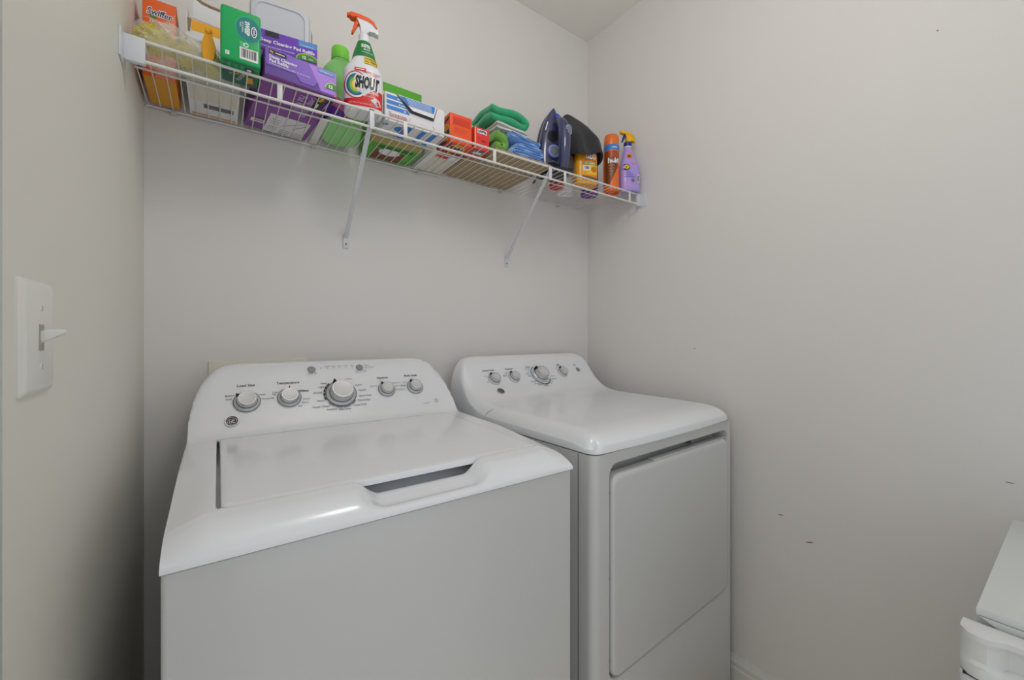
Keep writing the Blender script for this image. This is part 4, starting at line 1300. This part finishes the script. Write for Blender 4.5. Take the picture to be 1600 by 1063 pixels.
for a, b in ((0.052, 0.080), (0.105, 0.120), (0.138, 0.155)):
    p.poly([(a, 0.01), (b, 0.01), (b + .004, d - .004), (a + .004, d - .004)], BLUES)
p.disc(0.052, 0.060, 0.016, BLUES); p.disc(0.058, 0.054, 0.005, REDP, n=10)
p.text('80', 0.008, 0.060, 0.012, BLUES, 'l', rot=60, bold=0.03); p.text('bounce', 0.03, 0.012, 0.009, mat('brand_dark_red', (150, 40, 70), 0.5), 'l')
stuff(p.build('base_print', t))

# ---- low white carton behind
w, d, h = 0.110, 0.160, 0.074
t = carton('white_carton', 'plain white carton behind the orange detergent carton', 'carton', 0.765, -0.092, w, d, h, WCARD)
p = Print(f_bottom(w, d, h)); p.rect(0.004, 0.004, w - .004, d - .03, CREAM)
p.rect(0.01, d - 0.026, 0.07, d - 0.006, REDP); p.rect(0.014, d - .022, 0.04, d - .016, YELP)
stuff(p.build('base_print', t))

# ---- orange detergent carton
w, d, h = 0.0765, 0.096, 0.0895
ORED = mat('carton_orange_red', (240, 84, 32), 0.4)
t = carton('detergent_carton', 'orange detergent carton with a plain panel and round yellow logo on its side', 'carton', 0.7685, -0.2235, w, d, h, ORED)
p = Print(f_front(w, d, h))
p.rect(0.010, 0.058, w - .008, 0.080, mat('panel_red', (226, 64, 36), 0.45))
p.rect(0.006, 0.008, w - .006, 0.056, mat('panel_orange', (244, 92, 36), 0.45))
for j in range(3): p.text('high efficiency powder', 0.013, 0.071 - 0.005*j, 0.0032, mat('panel_text', (196, 52, 36), 0.5), 'l', width=0.052)
for j in range(4): p.text('measured scoops per load', 0.013, 0.045 - 0.0045*j, 0.0030, mat('panel_text', (196, 52, 36), 0.5), 'l', width=0.050 - .004*j)
p.rect(0.006, 0.0555, w - .006, 0.0563, mat('panel_text', (196, 52, 36), 0.5))
stuff(p.build('front_print', t))
def roundel(p, cx, cz, r):
    p.disc(cx, cz, r, YELP); p.disc(cx, cz, r*0.82, ORANGE); p.disc(cx, cz, r*0.62, YELP)
    p.text('Tide', cx, cz - r*0.30, r*0.72, NAVYP, 'c', rot=6, bold=0.06, width=r*1.75)
p = Print(f_left(w, d, h))
p.poly([(d - 0.045, 0.064), (d - 0.006, 0.070), (d - 0.006, 0.080), (d - 0.045, 0.074)], NAVYP)
roundel(p, d - 0.026, 0.034, 0.026)
p.poly([(0.004, 0.004), (d - 0.012, 0.004), (d - 0.03, 0.012), (0.004, 0.02)], NAVYP)
stuff(p.build('side_print', t))
p = Print(f_bottom(w, d, h))
roundel(p, w*0.52, d*0.62, 0.027)
p.rect(0.004, 0.006, w - .004, 0.024, NAVYP); p.text('ULTRA', 0.010, 0.010, 0.011, YELP, 'l', bold=0.04)
p.poly([(0.002, 0.05), (0.012, 0.05), (0.012, 0.09), (0.002, 0.09)], NAVYP)
stuff(p.build('base_print', t))

# ---- small red carton with its brown flap up and white tissue sticking out
w, d, h = 0.0545, 0.070, 0.0705
REDC = mat('carton_red', (232, 52, 42), 0.45)
t = carton('red_carton', 'small red carton with a white name label next to the towels', 'carton', 0.8425, -0.2385, w, d, h, REDC)
p = Print(f_front(w, d, h))
p.rect(0.0006, 0.001, 0.0045, h - .002, mat('edge_cream', (240, 196, 120), 0.5))
p.rect(0.010, 0.052, 0.046, 0.065, WHITEP)
p.text('NAPPER', 0.028, 0.0548, 0.0082, NAVYP, 'c', bold=0.05, width=0.033)
p.disc(0.014, 0.036, 0.005, mat('panel_text', (196, 52, 36), 0.5)); p.text('super', 0.024, 0.028, 0.006, mat('dark_red', (128, 22, 24), 0.5), 'l', bold=0.02)
p.rect(0.008, 0.012, 0.034, 0.018, mat('dark_red', (128, 22, 24), 0.5)); p.text('net 20', 0.036, 0.012, 0.005, WHITEP, 'l')
stuff(p.build('front_print', t))
p = Print(f_bottom(w, d, h)); p.rect(0.006, 0.03, 0.048, 0.066, GREYP); p.rect(0.01, 0.036, 0.04, 0.05, WHITEP); p.rect(0.006, 0.008, 0.048, 0.018, GOLD)
stuff(p.build('base_print', t))
slab('open_flap', [(-0.006, 0), (0.022, 0), (0.017, 0.020), (0.009, 0.030), (0.004, 0.024)], 0.026, 0.028, mat('kraft_flap', (158, 138, 108), 0.8), t, 0.0003).location.z = h
def crumple(name, label, cat, loc, r, seed, material, sz=0.8):
    rnd = random.Random(seed)
    bm = bmesh.new()
    bmesh.ops.create_icosphere(bm, subdivisions=3, radius=1)
    ks = [(Vector((rnd.gauss(0, 1), rnd.gauss(0, 1), rnd.gauss(0, 1))).normalized(), rnd.uniform(3, 7), rnd.uniform(0, 6)) for _ in range(5)]
    for v in bm.verts:
        s = sum(abs(sin(k.dot(v.co) * f + ph)) for k, f, ph in ks) / 5
        v.co *= 0.72 + 0.42 * s
    bmesh.ops.scale(bm, vec=(r, r, r*sz), verts=bm.verts[:])
    lo = min(v.co.z for v in bm.verts)
    bmesh.ops.translate(bm, vec=(0, 0, -lo), verts=bm.verts[:])
    o = finish(bm, name, material, None, 30)
    o.location = loc
    return tag(o, label, cat)
crumple('crumpled_tissue', 'crumpled white tissue behind the red carton', 'tissue', (0.842, -0.168, ZT + 0.0165), 0.030, 4, WCARD, 1.5)

# ---- tan board under the towels
bpoly = [(0.882, -0.292), (1.118, -0.292), (1.118, -0.014), (0.850, -0.014), (0.820, -0.030), (0.8255, -0.060), (0.8255, -0.150), (0.8255, -0.1995), (0.850, -0.2015), (0.882, -0.2015)]
tag(slab('tan_board', bpoly, ZT, ZT + 0.014, mat('tan_card', (172, 150, 116), 0.8, vary=0.1, vscale=14), None, 0.003, 2, 'xy'), 'flat tan board on the wires under the folded towels', 'board')

# ---- folded towels
def cloth_mat(name, rgb):
    return mat(name, rgb, 0.95, bump=(900, 0.5, 0.0012), vary=0.10, vscale=40, sheen=0.4)
def folded(name, label, path, th, y0, y1, material, rz=0, loc=(0, 0, 0), wob=0.002, seed=1, group=None, fold_shade=None):
    """a cloth whose fold shows at the front: centre line in x and z, thickness th, running back in y"""
    t = thing(name, label, 'towel', loc, rz, group)
    P = [Vector((x, 0, z)) for x, z in catmull(path, 6)]
    n = len(P)
    bm = bmesh.new()
    NY = 14
    rnd = random.Random(seed)
    ph = [rnd.uniform(0, 6) for _ in range(4)]
    rows = []
    for j in range(NY + 1):
        tj = j / NY
        y = y0 + (y1 - y0) * tj
        loop = []
        e = min(tj, 1 - tj) * (y1 - y0)
        tt = th * (0.55 + 0.45 * sqrt(max(0, 1 - (1 - min(e / (th*0.8), 1)) ** 2)))
        L_, R_ = [], []
        for i, q in enumerate(P):
            a = P[max(i-1, 0)]; b = P[min(i+1, n-1)]
            d = (b - a).normalized(); nn = Vector((-d.z, 0, d.x))
            k = tt * 0.5
            if i in (0, n - 1): k *= 0.5
            w_ = Vector((wob * sin(y*60 + i*0.35 + ph[0]), 0, wob * sin(y*45 + i*0.25 + ph[1])))
            yy = Vector((0, y + wob * 1.5 * sin(i * 0.5 + ph[2]), 0))
            L_.append(q + nn*k + w_ + yy); R_.append(q - nn*k + w_ + yy)
        loop = L_ + R_[::-1]
        rows.append([bm.verts.new(v) for v in loop])
    m = len(rows[0])
    for A, B in zip(rows, rows[1:]):
        for i in range(m): bm.faces.new((A[i], A[(i+1) % m], B[(i+1) % m], B[i]))
    for r in (rows[0], rows[-1]):
        for i in range(n - 1):
            bm.faces.new((r[i], r[i+1], r[m-2-i], r[m-1-i]))
    o = finish(bm, 'cloth', [material] , t, 70)
    lo = min(v.co.z for v in o.data.vertices)
    for v in o.data.vertices: v.co.z -= lo
    if fold_shade:
        p = []
        for i, q in enumerate(P):
            p.append((q.x, y0 - 0.0006, q.z - lo))
        tube('fold_shade', p, th*0.10, fold_shade, t, 6)  # dark line along the layers, painted shade between the folds
    return t
def serp(x0, x1, z0, dz, layers, bulge=0.006, taper=0.0, start=1, sag=0.0):
    pts = []
    for l in range(layers):
        z = z0 + dz * l
        a, b = (x0 + taper*l, x1 - taper*l) if (l % 2 == 0) == (start > 0) else (x1 - taper*l, x0 + taper*l)
        s = 1 if b > a else -1
        for k in range(4):
            tt_ = k / 3
            x = a + (b - a) * tt_
            pts.append((x, z - sag * (x - x0) / (x1 - x0)))
        if l < layers - 1:
            pts.append((b + s*bulge, z + dz*0.5 - sag * (b - x0) / (x1 - x0)))
    return pts
BLUET = cloth_mat('towel_blue', (142, 188, 244))
BLUED = cloth_mat('towel_fold_shade', (36, 84, 160))
LIMET = cloth_mat('towel_lime', (108, 168, 60))
TEALT = cloth_mat('towel_teal', (44, 168, 118))
WHITT = cloth_mat('towel_white', (206, 205, 202))
ZB = ZT + 0.0142
folded('folded_towel', 'lime green towel folded at the left of the towel pile', serp(0.903, 0.928, 0, 0.0370, 2, 0.014, 0.0, 1, 0.006), 0.0350, -0.268, -0.120, LIMET, 0, (0, 0, ZB), 0.0016, 3)
folded('folded_towel', 'thick light blue towel folded at the bottom of the towel pile', serp(0.972, 1.094, 0, 0.0175, 3, 0.0085, 0.006, -1, 0.0), 0.0150, -0.276, -0.090, BLUET, 0, (0, 0, ZB), 0.0010, 5, fold_shade=BLUED)
folded('folded_towel', 'thin light blue towel folded on the thick blue one', serp(0.962, 1.082, 0, 0.0115, 2, 0.005, 0.004, 1, 0.012), 0.0095, -0.266, -0.100, BLUET, 0, (0, 0, ZB + 0.0560), 0.0010, 7, fold_shade=BLUED)
folded('folded_towel', 'grey-white towel folded between the blue and teal towels', serp(0.922, 1.052, 0, 0.0125, 2, 0.006, 0.0, 1, 0.006), 0.0120, -0.240, -0.095, WHITT, 0, (0, 0, ZB + 0.0910), 0.0012, 9)
folded('folded_towel', 'teal green towel folded on top of the pile', serp(0.905, 1.046, 0, 0.0300, 2, 0.015, 0.004, 1, 0.0), 0.0280, -0.228, -0.085, TEALT, 0, (0, 0, ZB + 0.1250), 0.0022, 11)

# ---- steam iron standing on its heel
NAVY = mat('iron_navy', (52, 58, 96), 0.22, coat=0.5)
IDARK = mat('iron_black', (24, 25, 32), 0.35)
IBLUE = mat('iron_blue', (40, 70, 196), 0.2, coat=0.4)
ILIL = mat('iron_lilac', (150, 160, 235), 0.3)
t = thing('steam_iron', 'navy blue steam iron standing on its heel between towels and black hood', 'iron', (1.184, -0.232, ZT), -16)
# sole: teardrop plate at the back
tear = [(0.050, 0.008), (0.057, 0.05), (0.058, 0.09), (0.053, 0.14), (0.042, 0.19), (0.027, 0.228), (0.012, 0.252), (0.003, 0.262)]
tp = catmull([(-a, b) for a, b in tear], 4)[::1]
outline = catmull([(a, b) for a, b in tear], 4) + [(-a, b) for a, b in catmull([(a, b) for a, b in tear], 4)[::-1]]
slab('soleplate', outline, 0.040, 0.046, mat('sole_steel', (170, 172, 178), 0.25, metal=0.8), t, 0.0012)
secs = [(z, 0, 0.014, a * 0.985, 0.0255 * (0.55 + 0.45 * min(1, (0.27 - z) / 0.12)), 2.6) for a, z in tear]
Loft([(0.004, 0, 0.014, 0.044, 0.0245, 2.8)] + secs, 5, 40).mesh('iron_body', NAVY, t)
# handle arch on the near side, leaving the hand hole open
hpath = catmull([(0.010, 0.000, 0.215), (0.013, -0.022, 0.205), (0.015, -0.046, 0.178), (0.016, -0.056, 0.140), (0.016, -0.058, 0.095), (0.015, -0.055, 0.055), (0.012, -0.046, 0.022)], 5)
tube('handle', hpath, [0.012 + 0.007 * sin(pi * min(1, i / (len(hpath) - 1) * 1.0)) + 0.006 * (i / (len(hpath) - 1)) for i in range(len(hpath))], NAVY, t, 16)
slab('heel', [(-0.046, -0.066), (0.046, -0.066), (0.050, 0.0385), (-0.050, 0.0385)], 0.0, 0.018, IDARK, t, 0.004, 2, 'xy')
Mx = Matrix.Rotation(radians(90), 4, 'X')
lathe('hand_hole_shade', [(0, 0), (0.020, 0), (0.021, 0.004), (0, 0.0045)], IDARK, t, 24, (-0.010, -0.0085, 0.150), Mx)  # dark disc on the body, stands in for shade behind the handle
lathe('steam_dial', [(0, 0), (0.024, 0), (0.024, 0.010), (0.020, 0.014), (0.017, 0.0125), (0, 0.0125)], ILIL, t, 28, (-0.008, -0.010, 0.092), Mx)
lathe('dial_face', [(0, 0), (0.0165, 0), (0.0165, 0.0145), (0, 0.0150)], mat('dial_grey', (120, 126, 130), 0.4), t, 24, (-0.008, -0.010, 0.092), Mx)
slab('spray_button', rrect(-0.011, 0.011, -0.019, 0.019, 0.009, 5), -0.006, 0.0, ILIL, t, 0.002).location = (0.0245, -0.0700, 0.150)
slab('button_face', rrect(-0.0075, 0.0075, -0.015, 0.015, 0.006, 5), -0.003, 0.0, mat('dial_grey', (120, 126, 130), 0.4), t, 0.001).location = (0.0245, -0.0762, 0.150)
Loft([(0.188, 0.018, -0.014, 0.010, 0.008, 2), (0.195, 0.019, -0.016, 0.018, 0.014, 2.2), (0.212, 0.016, -0.014, 0.016, 0.014, 2.2), (0.232, 0.010, -0.008, 0.010, 0.010, 2), (0.240, 0.008, -0.006, 0.004, 0.004, 2)], 4, 24).mesh('water_tank', IBLUE, t)
slab('white_strip', [(-0.040, 0.170), (-0.037, 0.169), (-0.028, 0.200), (-0.031, 0.202)], -0.0105, -0.007, WHITEP, t, 0)  # thin white strip slanting along the body's upper left
tube('cord', [(0.0, -0.050, 0.0225), (-0.020, -0.066, 0.023), (-0.040, -0.066, 0.026), (-0.048, -0.050, 0.018), (-0.052, -0.030, 0.006), (-0.056, 0.0, 0.0045), (-0.054, 0.050, 0.0045), (-0.046, 0.090, 0.0045)], 0.0040, IDARK, t, 8)
tube('cord_loop', [(-0.046, -0.058, 0.0045), (-0.054, -0.058, 0.012), (-0.050, -0.062, 0.024), (-0.036, -0.070, 0.030), (-0.022, -0.071, 0.024)], 0.0042, IDARK, t, 8)

# ---- bottles at the right end
def bottle(name, label, x, y, rz, secs, material, cat='bottle', sub=5, seg=32):
    t = thing(name, label, cat, (x, y, ZT), rz)
    L = Loft(secs, sub, seg)
    L.mesh('bottle_body', material, t)
    return t, L
t, L = bottle('red_jar', 'small red tub half hidden behind the iron\'s heel', 1.262, -0.160, 0, [(0, 0, 0, 0.026, 0.026, 2), (0.003, 0, 0, 0.030, 0.030, 2), (0.05, 0, 0, 0.030, 0.030, 2), (0.056, 0, 0, 0.027, 0.027, 2)], mat('jar_red', (206, 40, 44), 0.35), 'tub')
lathe('lid', [(0, 0.0565), (0.0305, 0.0565), (0.0305, 0.071), (0.028, 0.073), (0, 0.073)], mat('jar_red', (206, 40, 44), 0.35), t, 28)

t, L = bottle('white_bottle', 'white bottle behind the yellow polish bottle, under the black hood', 1.332, -0.135, 0, [(0, 0, 0, 0.030, 0.030, 2.2), (0.004, 0, 0, 0.035, 0.033, 2.2), (0.13, 0, 0, 0.035, 0.033, 2.2), (0.155, 0, 0, 0.024, 0.024, 2), (0.17, 0, 0, 0.014, 0.014, 2), (0.185, 0, 0, 0.014, 0.014, 2)], SWHITE)
lathe('cap', [(0, 0.1855), (0.016, 0.1855), (0.016, 0.212), (0.014, 0.214), (0, 0.214)], SWHITE, t, 24)

POL = mat('polish_amber', (240, 168, 24), 0.3)
t, L = bottle('polish_bottle', 'yellow wood polish bottle with an orange label under the black hood', 1.336, -0.247, -22, [(0, 0, 0, 0.040, 0.022, 2.8), (0.004, 0, 0, 0.0455, 0.026, 2.8), (0.09, 0, 0, 0.0455, 0.026, 2.8), (0.125, 0, 0, 0.043, 0.025, 2.6), (0.148, 0, 0, 0.026, 0.020, 2.2), (0.160, 0, 0, 0.014, 0.014, 2), (0.175, 0, 0, 0.013, 0.013, 2)], POL)
lathe('cap', [(0, 0.1755), (0.015, 0.1755), (0.015, 0.200), (0.013, 0.202), (0, 0.202)], IDARK, t, 24)
p = Print(L.front(), 0.0006)
LORG = mat('label_orange', (244, 146, 30), 0.35); LYEL = mat('label_yellow', (250, 196, 40), 0.35)
p.grid(-0.026, 0.010, 0.042, 0.135, LORG, 16, 8)
p.field(lambda u: 0.034, lambda u: 0.070 + 0.1*u, -0.024, 0.040, LYEL, 16, 4)
p.text('GLO', 0.012, 0.094, 0.021, BLACKP, 'c', bold=0.09, width=0.050); p.text('GLO', 0.012, 0.095, 0.020, WHITEP, 'c', bold=0.04, width=0.047)
p.text('WOOD POLISH', 0.010, 0.0845, 0.007, mat('brown_ink', (130, 70, 20), 0.5), 'c', bold=0.02, width=0.05)
p.grid(-0.020, 0.071, 0.036, 0.081, GRNP, 10, 1); p.text('4-IN-1 FORMULA', 0.008, 0.0735, 0.006, WHITEP, 'c', bold=0.03, width=0.048)
p.rect(-0.020, 0.048, 0.008, 0.067, WHITEP); p.barcode(-0.018, 0.050, 0.006, 0.065, True, 12)
p.disc(0.024, 0.054, 0.012, mat('wood_print', (198, 120, 30), 0.5))
p.text('24 fl oz', -0.010, 0.038, 0.005, mat('brown_ink', (130, 70, 20), 0.5), 'c')
p.field(lambda u: 0.012, lambda u: 0.026 - 0.1*u, -0.024, 0.040, mat('label_brown', (120, 90, 30), 0.4), 12, 2)
stuff(p.build('label_print', t))

HOOD = mat('hood_black', (34, 34, 38), 0.75, bump=(60, 0.4, 0.002), sheen=0.2)
t = thing('black_hood', 'black cloth hood draped over the tops of the bottles', 'hood', (1.335, -0.205, ZT + 0.108), -14)
def hood_j(pt):
    k = 1 - max(0, min(1, pt.z / 0.18))
    return Vector((pt.x + 0.003*sin(pt.z*60 + pt.y*40), pt.y + 0.006*k*sin(pt.x*75 + 1) + 0.004*sin(pt.x*60 + pt.z*25), pt.z + 0.010*k*sin(pt.x*38 - 0.6)))
LH = [(0.0, 0.012, 0, 0.088, 0.088, 2.4), (0.012, 0.012, 0, 0.089, 0.086, 2.4), (0.04, 0.008, 0, 0.086, 0.078, 2.3), (0.08, 0.000, 0, 0.079, 0.064, 2.2), (0.115, -0.010, 0, 0.068, 0.046, 2.0), (0.145, -0.024, 0, 0.050, 0.028, 1.9), (0.165, -0.034, 0, 0.032, 0.014, 1.8), (0.178, -0.040, 0, 0.014, 0.006, 1.8), (0.182, -0.042, 0, 0.003, 0.002, 2)]
hood = Loft(LH, 4, 48).mesh('hood_cloth', HOOD, t, bottom=False, jitter=hood_j, smooth=60)
sm_ = hood.modifiers.new('thickness', 'SOLIDIFY'); sm_.thickness = 0.003; sm_.offset = -1

t, L = bottle('purple_bottle', 'dark purple bottle between the polish bottle and the orange aerosol can', 1.432, -0.175, -20, [(0, 0, 0, 0.030, 0.030, 2.4), (0.004, 0, 0, 0.0345, 0.034, 2.4), (0.11, 0, 0, 0.0345, 0.034, 2.4), (0.14, 0, 0, 0.030, 0.028, 2.2), (0.16, 0, 0, 0.016, 0.016, 2)], mat('bottle_purple', (118, 48, 150), 0.3, coat=0.2))
lathe('cap', [(0, 0.1605), (0.018, 0.1605), (0.018, 0.180), (0, 0.180)], mat('bottle_purple', (118, 48, 150), 0.3, coat=0.2), t, 24)

t = thing('aerosol_can', 'orange aerosol can with a blue band and orange cap', 'spray can', (1.4700, -0.262, ZT), -28)
CORG = mat('can_orange', (240, 112, 24), 0.3, coat=0.3)
L = Loft([(0, 0, 0, 0.0290, 0.0290, 2), (0.002, 0, 0, 0.0315, 0.0315, 2), (0.150, 0, 0, 0.0315, 0.0315, 2), (0.1565, 0, 0, 0.0300, 0.0300, 2)], 3, 36)
L.mesh('can_body', CORG, t)
lathe('blue_band', [(0, 0.1568), (0.0318, 0.1568), (0.0318, 0.178), (0.0310, 0.180), (0, 0.180)], mat('band_blue', (36, 132, 214), 0.3, coat=0.2), t, 32)
lathe('cap', [(0, 0.1803), (0.0300, 0.1803), (0.0305, 0.186), (0.0290, 0.216), (0.0265, 0.2235), (0.018, 0.226), (0, 0.2265)], CORG, t, 32)
p = Print(L.front(), 0.0005)
BRN = mat('can_brown', (122, 66, 26), 0.35)
p.field(lambda u: 0.010 + max(0, (u + 0.02)) * 2.2, lambda u: 0.152, -0.0300, 0.018, BRN, 14, 8)
p.field(lambda u: 0.128, lambda u: 0.150, -0.029, 0.024, mat('can_rust', (176, 78, 30), 0.35), 14, 2)
p.text('hold', -0.002, 0.104, 0.021, WHITEP, 'c', bold=0.05, width=0.042)
for j in range(4): p.text('multi surface', -0.010, 0.092 - 0.012*j, 0.0055, mat('can_tan', (214, 170, 120), 0.4), 'c', width=0.026 - 0.003*j)
stuff(p.build('label_print', t))
p = Print(lambda u, v, off: Vector((u, -sqrt(max(1e-6, 0.0318**2 - u*u)) - off, v)), 0.0006)
p.text('clean', 0.002, 0.164, 0.008, WHITEP, 'c', bold=0.02, slant=0.2)
stuff(p.build('band_print', t))

LAV = mat('bottle_lavender', (178, 158, 232), 0.28, coat=0.2)
t = thing('lavender_spray_bottle', 'lavender cleaner spray bottle with yellow head and navy trigger', 'spray bottle', (1.5445, -0.2930, ZT), -20)
L = Loft([(0, 0, 0, 0.038, 0.022, 2.8), (0.004, 0, 0, 0.043, 0.027, 2.8), (0.03, 0, 0, 0.0440, 0.029, 2.7), (0.085, 0, 0, 0.0440, 0.029, 2.6), (0.110, -0.001, 0, 0.0390, 0.027, 2.5), (0.135, -0.004, 0, 0.0300, 0.024, 2.3), (0.160, -0.006, 0, 0.0220, 0.020, 2.1), (0.182, -0.007, 0, 0.0155, 0.0155, 2)], 5, 40)
L.mesh('bottle_body', LAV, t)
SYEL = mat('spray_yellow', (250, 190, 24), 0.35); SNAVY = mat('spray_navy', (26, 44, 120), 0.35)
lathe('neck_ring', [(0, 0.1822), (0.0165, 0.1822), (0.0165, 0.186), (0, 0.186)], SWHITE, t, 24, (-0.007, 0, 0))
lathe('collar', [(0, 0.1862), (0.0165, 0.1862), (0.0165, 0.203), (0.0145, 0.205), (0, 0.205)], SNAVY, t, 24, (-0.007, 0, 0))
sprayer(t, 0.2052, 0.80, SYEL, SYEL, SNAVY, -0.007)
p = Print(L.front(), 0.0006)
VIO = mat('label_violet', (116, 74, 190), 0.4)
p.disc(-0.012, 0.142, 0.013, LORG); p.disc(-0.014, 0.140, 0.007, mat('brown_ink', (130, 70, 20), 0.5))
p.grid(-0.006, 0.1085, 0.014, 0.1135, LORG, 4, 1)
p.disc(-0.028, 0.093, 0.014, BLACKP); p.disc(-0.026, 0.094, 0.009, YELP); p.ring(-0.026, 0.093, 0.003, 0.0055, BLACKP, 0, 270, 12)
for j, w_ in enumerate((0.026, 0.036, 0.046)): p.text('multi surface cleaner', -0.036, 0.070 - 0.009*j, 0.006, VIO, 'l', bold=0.02, width=w_)
p.disc(0.000, 0.040, 0.0075, GREYP)
p.rect(-0.034, 0.020, -0.012, 0.032, mat('label_pink', (224, 150, 214), 0.4))
p.rect(0.018, 0.034, 0.033, 0.068, mat('label_pale', (214, 200, 240), 0.4)); p.barcode(0.0195, 0.036, 0.0315, 0.066, False, 21)
stuff(p.build('label_print', t))
